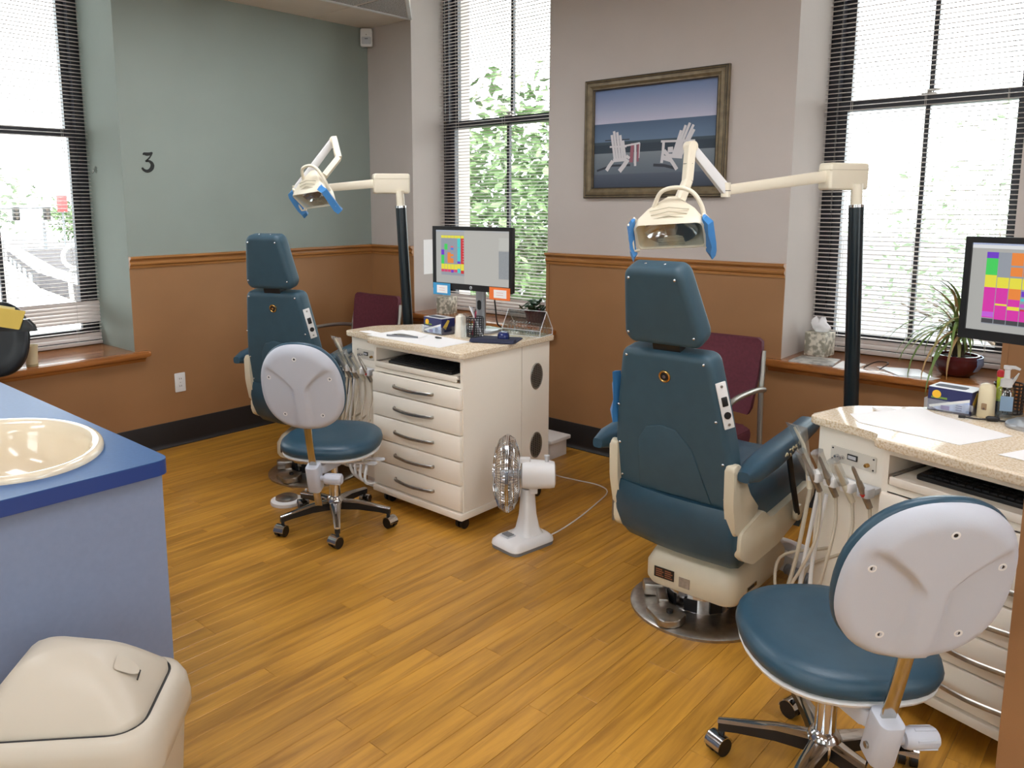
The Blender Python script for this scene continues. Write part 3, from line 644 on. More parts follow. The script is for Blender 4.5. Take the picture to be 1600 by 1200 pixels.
# ================================================================== DRAWER CARTS
def drawer_cart(label, loc, rot, H, full):
    t = thing('drawer_cart', label, 'cart', (loc[0], loc[1], 0), math.radians(rot), 'white drawer carts')
    Wd, Dp, k = 0.628, 0.66, H/0.872; bz = 0.06; tz = H-0.027
    b = MB()
    b.box((0, 0.0, 0.095*k), (0.018, 0.43, tz)); b.box((Wd-0.018, 0.0, 0.095*k), (Wd, 0.43, tz)); b.box((0.018, 0.0, 0.095*k), (Wd-0.018, 0.41, 0.115*k)); b.box((0.018, 0.40, 0.095*k), (Wd-0.018, 0.43, tz)); b.box((0.018, 0.0, 0.70*k), (Wd-0.018, 0.40, 0.722*k)); b.box((0.018, 0.0, tz-0.022), (Wd-0.018, 0.40, tz))
    b.build('carcass', M_cart, t, smooth=0)
    MB().prism([(-0.03, 0.435), (Wd, 0.435), (Wd, Dp), (0.06, Dp), (-0.03, 0.58)], bz+0.02, tz).build('rear_cabinet', M_cart, t, smooth=0)
    MB().prism([(-0.268, 0.075), (-0.002, 0.055), (-0.002, 0.43), (-0.10, 0.50), (-0.268, 0.25)], bz+0.02, tz).build('delivery_cabinet', M_cart, t, smooth=0)
    MB().box((-0.006, -0.022, bz), (Wd+0.006, 0.435, 0.095*k), None, 0.005).build('plinth', M_cart, t)
    dl = [0.102, 0.23, 0.349, 0.474, 0.597, 0.700]
    for i in range(5):
        d = MB().box((0.006, -0.020, dl[i]*k+0.0025), (Wd-0.004, 0.0, dl[i+1]*k-0.0025), None, 0.004).build('drawer', M_cart, t)
        zc = (dl[i]+dl[i+1])/2*k
        pts = [(0.176, -0.020, zc), (0.182, -0.034, zc), (0.22, -0.046, zc), (0.312, -0.058, zc), (0.40, -0.046, zc), (0.443, -0.034, zc), (0.449, -0.020, zc)]
        MB().tube(bez(pts, 18), 0.0058, 8, flat=1.5).build('handle', M_steel, d)
    kt = MB().box((0.030, -0.008, 0.738*k), (Wd-0.030, 0.34, 0.750*k), None, 0.002); kt.box((0.030, -0.016, 0.728*k), (Wd-0.030, -0.006, 0.756*k), None, 0.003); kt.build('keyboard_tray', M_cart, t)
    for xx in (0.019, Wd-0.029): MB().box((xx, 0.0, 0.742*k), (xx+0.010, 0.30, 0.756*k)).build('tray_slide', M_steel, t, smooth=0)
    top = rpoly([(-0.022, -0.032), (Wd+0.022, -0.032), (Wd+0.022, Dp+0.02), (0.03, Dp+0.02), (-0.09, 0.53), (-0.295, 0.27), (-0.295, 0.045), (-0.05, 0.030), (-0.022, 0.010)], [0.02, 0.02, 0.02, 0.02, 0.05, 0.05, 0.03, 0.02, 0.01])
    MB().prism(top, tz, H, None, 0.005).build('countertop', M_top, t, smooth=50)
    for zz in (0.305, 0.671):
        Mv = basis((Wd, 0.552, zz*k), (0, 1, 0), (0, 0, 1), (1, 0, 0))
        vt = MB().prism([(0.047*math.cos(q), 0.066*math.sin(q)) for q in [2*PI*i/28 for i in range(28)]], -0.001, 0.001, Mv).build('vent', M_black, t, smooth=0)
        MB().tube([(0.047*math.cos(q), 0.066*math.sin(q), 0.001) for q in [2*PI*i/28 for i in range(28)]], 0.004, 6, True, Mv).build('vent_rim', M_pewter, vt)
        for i in range(-6, 7):
            w = 0.046*math.sqrt(max(0, 1-(i*0.0095/0.066)**2)); MB().box((-w, i*0.0095-0.0012, 0.0), (w, i*0.0095+0.0012, 0.004), Mv).build('vent_slat', M_pewter, vt, smooth=0)
        for i in range(-2, 3):
            w = 0.065*math.sqrt(max(0, 1-(i*0.016/0.047)**2)); MB().box((i*0.016-0.0015, -w, 0.003), (i*0.016+0.0015, w, 0.0055), Mv).build('vent_bar', M_pewter, vt, smooth=0)
    for cx, cy in ((0.06, 0.03), (Wd-0.045, 0.025), (0.06, 0.60), (Wd-0.05, 0.60)):
        c = MB().cyl((cx, cy, 0.04), (cx, cy, bz+0.02), 0.012).build('caster', M_steel, t)
        for s_ in (-1, 1): MB().cyl((cx+s_*0.006, cy+0.012, 0.026), (cx+s_*0.022, cy+0.012, 0.026), 0.026, n=18).build('wheel', M_black, c)
    # control plate on the delivery cabinet
    a = math.atan2(-0.02, 0.266); Mp = T(-0.135, 0.064, H-0.115) @ Matrix.Rotation(a, 4, 'Z') @ XZ
    cp = MB().prism(rrect(0.082, 0.026, 0.006), 0.0, 0.004, Mp, 0.001).build('control_plate', mat('plate_ivory', (214, 208, 196), 0.4), t)
    MB().box((-0.018, -0.006, 0.003), (0.018, 0.013, 0.008), Mp, 0.001).build('gauge', M_black, cp); MB().box((-0.014, -0.002, 0.008), (0.014, 0.009, 0.0088), Mp).build('gauge_window', M_ltgrey, cp, smooth=0)
    for xx, mm in ((-0.055, M_chrome), (-0.036, M_chrome), (0.055, M_brass)): MB().lathe([(0.007, 0.0), (0.007, 0.012), (0.005, 0.016), (0.0, 0.016)], 12, Mp @ T(xx, -0.006, 0.003)).build('control_knob', mm, cp)
    for xx in (-0.074, 0.074):
        for zz in (-0.018, 0.018): MB().cyl((xx, zz, 0.003), (xx, zz, 0.0055), 0.003, n=8, M=Mp).build('screw', M_black, cp)
    # handpiece holder and hanging instruments with hoses
    hz = H-0.19
    MB().box((-0.255, 0.020, hz-0.012), (-0.03, 0.055, hz+0.010), None, 0.005).build('holder_bar', M_ltgrey, t)
    for i in range(4):
        hx = -0.225+0.058*i; ln = 0.075+0.012*(i % 2); tip = V((hx-0.020, -0.045, hz+ln)); bot = V((hx+0.012, 0.012, hz-0.05))
        d = (tip-bot)
        MB().tube([bot, bot+d*0.3, bot+d*0.62, bot+d*0.66, tip-d*0.06, tip], [0.010, 0.0115, 0.0095, 0.0065, 0.006, 0.003], 10).build('handpiece', M_steel if i != 2 else M_beige, t)
        if i == 3: MB().cyl(bot+d*0.30, bot+d*0.36, 0.0125, n=12).build('red_band', mat('red_band', (180, 40, 36), 0.4), t)
        MB().prism(rrect(0.021, 0.020, 0.008, 4), -0.012, 0.020, T(hx, 0.004, hz-0.004), 0.003).build('holder_clip', M_white if i != 3 else M_ltgrey, t)
        fx = hx-0.05+0.03*i
        pts = [bot, bot+V((0.008, -0.004, -0.08)), V((hx+0.02, -0.02, hz-0.24)), V((fx, -0.045+0.012*i, hz-0.42-0.03*(i % 3))), V((fx-0.06, -0.01, hz-0.49)), V((fx-0.10+0.02*i, 0.05, hz-0.36)), V((-0.20+0.05*i, 0.072, hz-0.26))]
        MB().tube(bez(pts, 36), 0.0055, 8).build('hose', M_hose, t)
        if i < 3:
            sl_ = MB().tube([bot+d*0.5, tip, tip+d*0.12], [0.017, 0.019, 0.022], 8); sl_.build('clear_sleeve', M_film, t)
    # syringe with a clear paper-thin sleeve, standing left of the others
    sy = MB().tube([(-0.262, 0.03, hz-0.06), (-0.268, 0.02, hz+0.03), (-0.278, 0.0, hz+0.10), (-0.300, -0.02, hz+0.155)], [0.010, 0.010, 0.006, 0.004], 10); sy.build('syringe', M_cream, t)
    MB().loft([[(-0.268, 0.015, hz+0.02), (-0.255, 0.02, hz+0.02), (-0.258, 0.008, hz+0.02)], [(-0.335, -0.02, hz+0.165), (-0.262, -0.005, hz+0.16), (-0.280, -0.032, hz+0.16)]]).build('clear_sleeve', M_film, t)
    for i in range(3):
        MB().tube(bez([(-0.26+0.03*i, 0.03, hz-0.06), (-0.275+0.03*i, 0.0, hz-0.30), (-0.30+0.05*i, -0.03, hz-0.48), (-0.36+0.04*i, 0.02, hz-0.56), (-0.36+0.1*i, 0.14, hz-0.58), (-0.22+0.05*i, 0.22, hz-0.585)], 30), 0.007, 8).build('hose', M_white if i else M_hose, t)
    return t
CART1 = drawer_cart('white cart with five drawers standing beside the table fan', (1.703, -1.451), 0, 0.872, True)
CART2 = drawer_cart('white cart with five drawers at the right edge, behind the near stool', (4.115, -1.463), -15, 0.832, True)
for k in range(4): MB().tube(bez([(-0.163+0.02*k, 0.121, 0.36-0.04*k), (-0.243+0.05*k, 0.041, 0.22), (-0.213+0.06*k, 0.011-0.02*k, 0.10), (-0.103+0.03*k, 0.081, 0.04+0.02*k), (-0.063, 0.20, 0.10+0.03*k), (-0.083, 0.25, 0.25)], 36), 0.0085, 8).build('hose', M_white, CART1)
MB().box((-0.203, 0.10, 0.0), (-0.053, 0.21, 0.075), None, 0.01).build('junction_box', M_white, CART1)

# ================================================================== DENTAL LIGHTS ON POSTS
def beam(m, p0, p1, w, h, w1=None, h1=None, upv=(0, 0, 1)):
    p0, p1 = V(p0), V(p1); d = (p1-p0).normalized(); s_ = d.cross(V(upv)).normalized(); q = s_.cross(d)
    w1 = w1 or w; h1 = h1 or h; k = [(-1, -0.7), (-0.7, -1), (0.7, -1), (1, -0.7), (1, 0.7), (0.7, 1), (-0.7, 1), (-1, 0.7)]
    return m.loft([[p+s_*a*W_/2+q*b*H_/2 for a, b in k] for p, W_, H_ in ((p0, w, h), (p1, w1, h1))])
def dental_light(label, foot, topp, boxc, elbow, tj, kink, hub, head, aim, side, blue_long):
    t = thing('dental_light', label, 'dental light', foot, 0, 'dental lights')
    F0 = V(foot); L = lambda p: V(p)-F0
    foot_, top_ = V((0, 0, 0)), L(topp); ax = (top_-foot_).normalized()
    MB().lathe([(0.11, 0.0), (0.11, 0.012), (0.10, 0.018), (0.04, 0.024), (0.034, 0.05), (0.034, 0.06)], 24).build('foot_flange', M_dkgreen, t)
    MB().cyl(foot_+ax*0.02, top_-ax*0.085, 0.031, n=28).build('post', M_dkgreen, t)
    MB().cyl(top_-ax*0.09, top_-ax*0.078, 0.032, n=28).build('chrome_ring', M_chrome, t)
    MB().cyl(top_-ax*0.08, top_+ax*0.01, 0.024, n=24).build('collar', M_cream, t)
    bx = L(boxc); dx = (L(elbow)-bx); dx.z = 0; dx = -dx.normalized(); dy = V((0, 0, 1)).cross(dx)
    MB().prism(rrect(0.108, 0.058, 0.014, 5), -0.036, 0.036, basis(bx, dx, V((0, 0, 1)), dy), 0.010, 3).build('pivot_box', M_cream, t)
    MB().prism(rrect(0.109, 0.0015, 0.001, 2), -0.037, 0.037, basis(bx+V((0, 0, 0.028)), dx, V((0, 0, 1)), dy)).build('seam', M_beige, t)
    e = L(elbow)
    m = MB(); beam(m, bx-dx*0.10, e, 0.030, 0.050, 0.026, 0.040); m.build('arm', M_cream, t)
    k = MB().cyl(e-V((0, 0, 0.028)), e+V((0, 0, 0.030)), 0.019); k.build('elbow_joint', M_cream, t)
    MB().cyl(e-V((0, 0, 0.004)), e-V((0, 0, 0.001)), 0.0195).build('joint_gap', M_black, t)
    a = L(tj); m = MB(); beam(m, e, a, 0.028, 0.044, 0.026, 0.036, upv=dx); m.build('forearm', M_white, t)
    kk = L(kink); h = L(hub)
    m = MB(); m.cyl(a-V((0, 0, 0.0))-dy*0.02, a+dy*0.02, 0.022)
    m.build('wrist_joint', M_cream, t)
    m = MB(); beam(m, a+V((0, 0, 0.012)), kk, 0.042, 0.036, 0.040, 0.034, upv=dx); beam(m, kk, h, 0.040, 0.034, 0.050, 0.034, upv=dx); m.build('drop_arm', M_cream, t)
    MB().cyl((a+kk)/2-V((0, 0, 0.001)), (a+kk)/2+V((0, 0, 0.001)), 0.0225).build('joint_gap', M_black, t)
    # lamp head: shallow hood opening along aim
    n = V(aim).normalized(); s_ = V(side); s_ = (s_-n*s_.dot(n)).normalized(); q = s_.cross(n)       # s sideways, q up along the hood
    if q.z < 0: q = -q
    hc = L(head); Mh = basis(hc, s_, q, n)
    rings = []
    for w, h0, h1, d in ((0.030, 0.045, 0.092, -0.095), (0.058, 0.0, 0.090, -0.075), (0.098, -0.038, 0.082, -0.040), (0.128, -0.056, 0.070, 0.0), (0.135, -0.058, 0.060, 0.035)):
        rings.append([(x, y+(0.012*(1-(x/w)**2)), d) for x, y in rrect(w, (h1-h0)/2, min(0.02, w*0.5), 5, 0, (h0+h1)/2)])
    # outer hood with a hollow inside (walls 4 mm)
    inner = [[(x*0.94, y*0.94+0.002, d+0.004) for x, y, d in r] for r in rings]
    MB().loft(rings+list(reversed(inner)), M=Mh).build('lamp_hood', M_cream, t, smooth=45)
    for i in range(3): MB().tube([(-0.075+0.006*i, 0.086-0.009*i, -0.02+0.015*i), (0, 0.097-0.009*i, -0.024+0.015*i), (0.075-0.006*i, 0.086-0.009*i, -0.02+0.015*i)], 0.0022, 5, M=Mh).build('cooling_slot', M_beige, t)
    rf = MB().lathe([(0.0, -0.045), (0.035, -0.040), (0.065, -0.020), (0.082, 0.005)], 28, Mh @ T(0, 0.01, 0), 1.25, 0.8, False).build('reflector', M_chrome, t)
    MB().box((-0.018, -0.012, -0.04), (0.018, 0.022, 0.012), Mh, 0.004).build('bulb_shield', M_grey, rf)
    MB().prism(rrect(0.126, 0.054, 0.015, 4, 0, 0.004), 0.030, 0.033, Mh).build('front_shield', M_clear, t, smooth=0)
    for i in range(4): MB().box((-0.05, -0.044+0.009*i, 0.024), (0.05, -0.040+0.009*i, 0.028), Mh).build('grille_bar', M_beige, t, smooth=0)
    MB().tube(bez([(0.128, 0.01, -0.01), (0.120, 0.08, -0.04), (0.085, 0.130, -0.07), (0.03, 0.148, -0.08), (-0.03, 0.140, -0.07), (-0.065, 0.085, -0.05)], 30), 0.0085, 10, M=Mh).build('yoke', M_cream, t)
    for sg in (-1, 1):
        hd = MB().tube([(sg*0.128, 0.07, 0.0), (sg*0.150, 0.055, 0.02), (sg*0.152, -0.05, 0.045), (sg*0.132, -0.058, 0.03)], 0.010, 8, M=Mh).build('handle', M_cream, t)
        W_ = 0.034 if sg == -1 else 0.045; J = [random.uniform(-.006, .006) for _ in range(12)]
        MB().loft([[(sg*(0.150+dx_)-W_*0.5*wf_+J[i], y, 0.020+zz), (sg*(0.150+dx_)+J[i+6], y+0.004, 0.050+zz), (sg*(0.150+dx_)+W_*0.5*wf_, y, 0.020+zz), (sg*(0.150+dx_), y, 0.005+zz)] for i, (y, wf_, dx_, zz) in enumerate(((0.075, 0.45, -0.016, -0.005), (0.052, 0.9, -0.004, 0.0), (0.010, 0.8, 0.0, 0.008), (-0.038, 0.75, 0.003, 0.016), (-0.070, 0.8, 0.0, 0.02), (-0.095, 0.25, 0.006, 0.02)))], M=Mh).build('blue_film', M_blue, t, smooth=25)
    return t
def gz(p, z): return (p[0], p[1], z)
# near light: foot found from the post's line down to the floor
b2 = V((3.6516, -0.3667, 1.5412)); lean2 = V((0.052, 0.045, 0.0))
dental_light('cream dental lamp on a dark post before the bright right window', (b2.x+lean2.x, b2.y+lean2.y, 0), (b2.x, b2.y, 1.615), V((3.6015, -0.3894, 1.6566)), V((3.3235, -0.9377, 1.5984)), V((3.2349, -1.0816, 1.7698)), V((3.2489, -1.1247, 1.6329)), V((3.2416, -1.1965, 1.5205)), V((3.2471, -1.2365, 1.4368)), V((0.2700, -0.7951, -0.5361)), V((0.9546, 0.2815, 0.0636)), 1)
b1 = V((1.2775, -0.8623, 1.5620))
dental_light('smaller looking cream dental lamp reaching out before the green wall', (b1.x+0.055, b1.y+0.05, 0), (b1.x, b1.y, 1.615), V((1.2283, -0.8864, 1.6669)), V((0.9390, -1.3586, 1.6261)), V((1.1258, -1.2229, 1.9057)), V((1.1813, -1.2338, 1.8040)), V((1.1664, -1.3239, 1.7037)), V((1.1767, -1.3924, 1.5947)), V((0.0618, -0.6728, -0.7359)), V((0.9951, -0.0112, 0.0709)), 1)

# ================================================================== GUEST CHAIRS
def guest_chair(label, loc, rot):
    t = thing('guest_chair', label, 'chair', loc, math.radians(rot), 'burgundy guest chairs')     # faces -y
    rows = []
    for z, hw, bow in ((0.53, 0.205, 0.0), (0.56, 0.218, 0.0), (0.70, 0.232, 0.0), (0.85, 0.240, 0.0), (0.885, 0.236, 0.0), (0.90, 0.215, 0.0)):
        y = 0.205+0.16*(z-0.5)
        rows.append([(hw*c, y+0.035*c*c*-1.0, z-0.018*(1-abs(c))*(1 if z > 0.84 else 0)) for c in [-1+0.2*i for i in range(11)]]+[(hw*c, y+0.03-0.035*c*c, z-0.018*(1-abs(c))*(1 if z > 0.84 else 0)) for c in [1-0.2*i for i in range(11)]])
    MB().loft(rows).build('backrest', M_burg, t, smooth=60)
    MB().prism(rrect(0.235, 0.225, 0.06, 6, 0, -0.02), 0.40, 0.47, None, 0.025, 3).build('seat', M_burg, t, smooth=60)
    MB().box((-0.22, -0.22, 0.385), (0.22, 0.18, 0.402)).build('seat_board', M_black, t, smooth=0)
    for s_ in (-1, 1):
        MB().tube(bez([(s_*0.252, 0.27, 0.0), (s_*0.252, 0.235, 0.30), (s_*0.252, 0.215, 0.62), (s_*0.246, 0.235, 0.75), (s_*0.238, 0.25, 0.84)], 20), [0.013]*4*5+[0.013], 10).build('rear_leg', M_pewter, t)
        MB().tube(bez([(s_*0.262, 0.225, 0.655), (s_*0.268, 0.10, 0.672), (s_*0.270, -0.10, 0.672), (s_*0.268, -0.19, 0.645), (s_*0.264, -0.235, 0.56), (s_*0.258, -0.245, 0.40), (s_*0.255, -0.255, 0.0)], 36), 0.0135, 10, flat=1.0).build('arm_and_front_leg', M_pewter, t)
        MB().tube([(s_*0.256, -0.245, 0.36), (s_*0.254, 0.235, 0.36)], 0.010, 8).build('side_stretcher', M_pewter, t)
    for yy in (-0.2, 0.2): MB().tube([(-0.25, yy, 0.372), (0.25, yy, 0.372)], 0.010, 8).build('cross_bar', M_pewter, t)
    return t
guest_chair('burgundy guest chair with grey arms behind the large near dental chair', (3.03, -0.58, 0), 0)
guest_chair('burgundy guest chair in the corner, half hidden behind the farther cart', (0.42, -0.56, 0), 0)

# ================================================================== MONITORS
def monitor(label, loc, rot, zc, cells, pane, wide=0.545, high=0.335, base_z=0.87, cards=False):
    t = thing('computer_monitor', label, 'monitor', (loc[0], loc[1], base_z), math.radians(rot), 'computer monitors')
    z = zc-base_z; w, h = wide/2, high/2; bz = 0.020
    Mf = T(0, 0, z) @ XZ          # x right, y up, z towards the viewer
    MB().prism(rrect(w, h, 0.008, 4), -0.018, 0.0, Mf, 0.003).build('case', M_black, t)
    MB().prism(rrect(w*0.7, h*0.7, 0.03, 4), -0.050, -0.016, Mf, 0.012).build('rear_case', M_black, t)
    bzl = MB()
    lowb = 0.032
    for a, b in (((-w, h-bz), (w, h)), ((-w, -h), (w, -h+lowb)), ((-w, -h+lowb), (-w+bz, h-bz)), ((w-bz, -h+lowb), (w, h-bz))): bzl.box((a[0], a[1], 0.0), (b[0], b[1], 0.008), Mf)
    bzl.build('bezel', M_black, t, smooth=0)
    sx0, sx1, sy0, sy1 = -w+bz, w-bz, -h+lowb, h-bz
    s = MB(); px = lambda u: sx0+u*(sx1-sx0); py = lambda v: sy1-v*(sy1-sy0)
    def rect(u0, v0, u1, v1, c, d): s.cur = c; s.add([Mf @ V((px(u0), py(v0), d)), Mf @ V((px(u1), py(v0), d)), Mf @ V((px(u1), py(v1), d)), Mf @ V((px(u0), py(v1), d))], [(0, 1, 2, 3)])
    rect(0, 0, 1, 1, (176, 176, 172), 0.001)
    for i, c in enumerate(cells): rect(*c, 0.0014+0.00001*i)
    for c in pane: rect(*c, 0.0013)
    s.build('screen', M_screen, t, smooth=0)
    lg = MB().cyl((0, -h+lowb/2, 0.008), (0, -h+lowb/2, 0.0086), 0.009, M=Mf).build('logo_disc', M_ltgrey, t); text('logo_letters', 'hp', 0.012, M_black, t, Mf @ T(0, -h+lowb/2, 0.0090))
    # column stand on a round foot
    MB().prism(rrect(0.115, 0.085, 0.05, 6, 0, 0.06), 0.0, 0.014, None, 0.005).build('stand_foot', M_silver, t)
    MB().loft([[(x, y+0.075, zz) for x, y in rrect(0.030, 0.014, 0.012, 4)] for zz in (0.012, z-0.02)]).build('stand_column', M_silver, t)
    MB().prism(rrect(0.014, 0.026, 0.012, 5), -0.064, -0.0605, T(0, 0, 0.14) @ XZ).build('cable_slot', M_black, t)
    MB().tube(bez([(0.10, 0.05, z-h*0.7), (0.115, 0.055, z-h-0.08), (0.10, 0.09, 0.05), (0.09, 0.14, 0.02)], 18), 0.004, 8).build('power_cable', M_black, t)
    return t
Y_, G_, O_, P_, R_, C_, K_, M_, S_ = (236, 226, 60), (60, 210, 90), (240, 136, 50), (110, 50, 200), (205, 40, 50), (70, 205, 205), (60, 60, 66), (220, 40, 170), (150, 156, 166)
cells1 = [(0.075, 0.09, 0.40, 0.85, S_)]
for i in range(7):
    u = 0.075+i*0.0464; q = u+0.043
    if i < 5: cells1.append((u, 0.10, q, 0.15, Y_)); cells1.append((u, 0.64, q, 0.74, Y_)); cells1.append((u, 0.74, q, 0.79, (214, 60, 110)))
cells1 += [(0.075, 0.37, 0.118, 0.47, P_), (0.075, 0.47, 0.118, 0.64, G_), (0.122, 0.26, 0.165, 0.37, G_), (0.165, 0.42, 0.21, 0.62, O_), (0.21, 0.30, 0.25, 0.33, (225, 110, 120)), (0.21, 0.33, 0.25, 0.37, (70, 130, 220)), (0.21, 0.45, 0.25, 0.49, O_), (0.21, 0.53, 0.25, 0.62, O_), (0.305, 0.10, 0.348, 0.15, Y_), (0.305, 0.15, 0.348, 0.32, C_), (0.305, 0.33, 0.348, 0.58, C_), (0.305, 0.58, 0.348, 0.63, P_), (0.305, 0.63, 0.348, 0.72, Y_), (0.305, 0.72, 0.348, 0.80, C_), (0.353, 0.10, 0.396, 0.15, Y_), (0.353, 0.15, 0.396, 0.63, R_), (0.353, 0.63, 0.396, 0.75, Y_), (0.353, 0.75, 0.396, 0.81, R_), (0.215, 0.75, 0.25, 0.80, P_)]
for i in range(9): cells1.append((0.380, 0.18+0.05*i, 0.394, 0.19+0.05*i, (240, 200, 200)))
pane1 = [(0.40, 0.0, 1.0, 1.0, (186, 184, 178)), (0.86, 0.12, 0.99, 0.34, (196, 196, 190)), (0.86, 0.36, 0.99, 0.86, (140, 146, 152)), (0.0, 0.0, 1.0, 0.03, (170, 178, 190)), (0.865, 0.16, 0.869, 0.24, (90, 90, 90))]
MON1 = monitor('black monitor with orange and blue note cards on its lower bezel', (1.975, -1.00), 2, 1.262, cells1, pane1, base_z=0.872)
for cx, cw, mcol, nm in ((-0.205, 0.125, mat('blue_card', (60, 150, 200), 0.6), 'blue_note_card'), (0.195, 0.135, mat('orange_card', (240, 120, 50), 0.6), 'orange_note_card')):
    Mc = T(0, -0.0095, 1.262-0.872) @ XZ
    o = MB().box((cx-cw/2, -0.202, 0.0), (cx+cw/2, -0.138, 0.0012), Mc).build('note_card', mcol, None, smooth=0); o.location = (1.975, -1.00, 0.872); o.rotation_euler = (0, 0, math.radians(2))
    tag(o, ('blue' if cx < 0 else 'orange')+' paper card stuck below the farther monitor screen', 'card')
    MB().box((cx-cw*0.28, -0.192, 0.0012), (cx+cw*0.33, -0.150, 0.0018), Mc).build('white_label', M_paper, o, smooth=0)
    for k in range(2): MB().box((cx-cw*0.15, -0.166-0.012*k, 0.0018), (cx+cw*0.18, -0.164-0.012*k, 0.0021), Mc).build('text_line', mat('pink_ink', (226, 150, 140), 0.7), o, smooth=0)
cells2 = [(0.09, 0.10, 0.62, 0.92, S_)]
c0 = 0.09; cw = 0.072
def cc(i, v0, v1, c, du=0.0): cells2.append((c0+i*cw+du, v0, c0+(i+1)*cw-0.004, v1, c))
cc(0, 0.10, 0.17, P_); cc(0, 0.17, 0.36, G_); cc(0, 0.36, 0.50, Y_); cc(0, 0.50, 0.85, M_); cc(0, 0.78, 0.84, (200, 90, 220)); cc(0, 0.86, 0.91, K_)
cc(1, 0.38, 0.50, Y_); cc(1, 0.50, 0.86, M_); cc(1, 0.68, 0.70, Y_); cc(1, 0.86, 0.91, K_)
cc(2, 0.10, 0.24, O_); cc(2, 0.26, 0.36, O_); cc(2, 0.38, 0.50, Y_); cc(2, 0.50, 0.62, O_); cc(2, 0.62, 0.86, M_); cc(2, 0.70, 0.74, Y_); cc(2, 0.86, 0.91, K_)
cc(3, 0.14, 0.16, O_); cc(3, 0.26, 0.36, O_); cc(3, 0.38, 0.50, Y_); cc(3, 0.52, 0.58, P_); cc(3, 0.60, 0.63, C_); cc(3, 0.66, 0.70, (200, 80, 200)); cc(3, 0.72, 0.74, R_); cc(3, 0.74, 0.86, M_); cc(3, 0.86, 0.91, K_)
cc(4, 0.54, 0.57, Y_); cc(4, 0.59, 0.62, (230, 120, 200)); cc(4, 0.63, 0.66, K_); cc(4, 0.69, 0.72, (130, 60, 200)); cc(4, 0.74, 0.78, G_); cc(4, 0.80, 0.91, K_)
cc(5, 0.10, 0.32, C_); cc(5, 0.32, 0.37, P_); cc(5, 0.38, 0.50, Y_); cc(5, 0.50, 0.86, C_); cc(5, 0.86, 0.91, K_)
cc(6, 0.10, 0.38, R_); cc(6, 0.38, 0.50, Y_); cc(6, 0.50, 0.88, R_); cc(6, 0.88, 0.91, K_)
for i in range(10): cells2.append((c0+6.45*cw, 0.14+0.035*i if i < 6 else 0.30+0.052*i, c0+6.9*cw, 0.145+0.035*i if i < 6 else 0.306+0.052*i, (250, 200, 200)))
m2l = V((4.2015, -1.0182, 1.2643)); a2 = math.radians(-16)
MON2 = monitor('black monitor cut by the right edge, magenta and red schedule cells', (m2l.x+0.272*math.cos(a2), m2l.y+0.272*math.sin(a2)), -16, m2l.z+0.004, cells2, [(0, 0, 1, 0.06, (226, 228, 230)), (0, 0, 1, 0.02, (140, 160, 210))], base_z=0.832)

# ================================================================== THINGS ON THE CARTS
def on1(dx=0, dy=0): return (dx, dy, 0.8725)
def keyboard(label, loc, rot):
    t = thing('keyboard', label, 'keyboard', loc, math.radians(rot), 'computer keyboards')
    MB().prism(rrect(0.225, 0.085, 0.012, 4), 0.0, 0.016, RX(3), 0.004).build('body', M_black, t)
    k = MB()
    for r in range(6):
        for c in range(20): k.box((-0.215+c*0.0215, -0.072+r*0.024, 0.014), (-0.197+c*0.0215, -0.053+r*0.024, 0.021), RX(3))
    o = k.build('keys', mat('key_black', (28, 28, 30), 0.5), t, smooth=0); o['kind'] = 'stuff'
keyboard('black keyboard on the pull out tray of the farther cart', (2.02, -1.355, 0.7515), 0)
keyboard('black keyboard on the pull out tray of the near cart', (4.115+0.30*math.cos(math.radians(15))+0.13*math.sin(math.radians(15)), -1.463-0.30*math.sin(math.radians(15))+0.13*math.cos(math.radians(15)), 0.7175), -15)
def sheet(name, label, pts, z, m=M_paper, th=0.0008, cat='paper', warp=0.0):
    c = sum((V(p) for p in pts), V((0, 0)))/len(pts)
    o = MB().prism([(p[0]-c.x, p[1]-c.y) for p in pts], 0, th).build(name, m, None, smooth=0); o.location = (c.x, c.y, z); return tag(o, label, cat)
sheet('paper_sheet', 'large white paper covering the front of the farther cart top', [(1.62, -1.43), (2.17, -1.445), (2.17, -1.22), (1.64, -1.19)], 0.8725)
sheet('paper_sheet', 'small white paper slip at the left corner of the farther cart top', [(1.50, -1.38), (1.63, -1.395), (1.66, -1.34), (1.53, -1.325)], 0.8735)
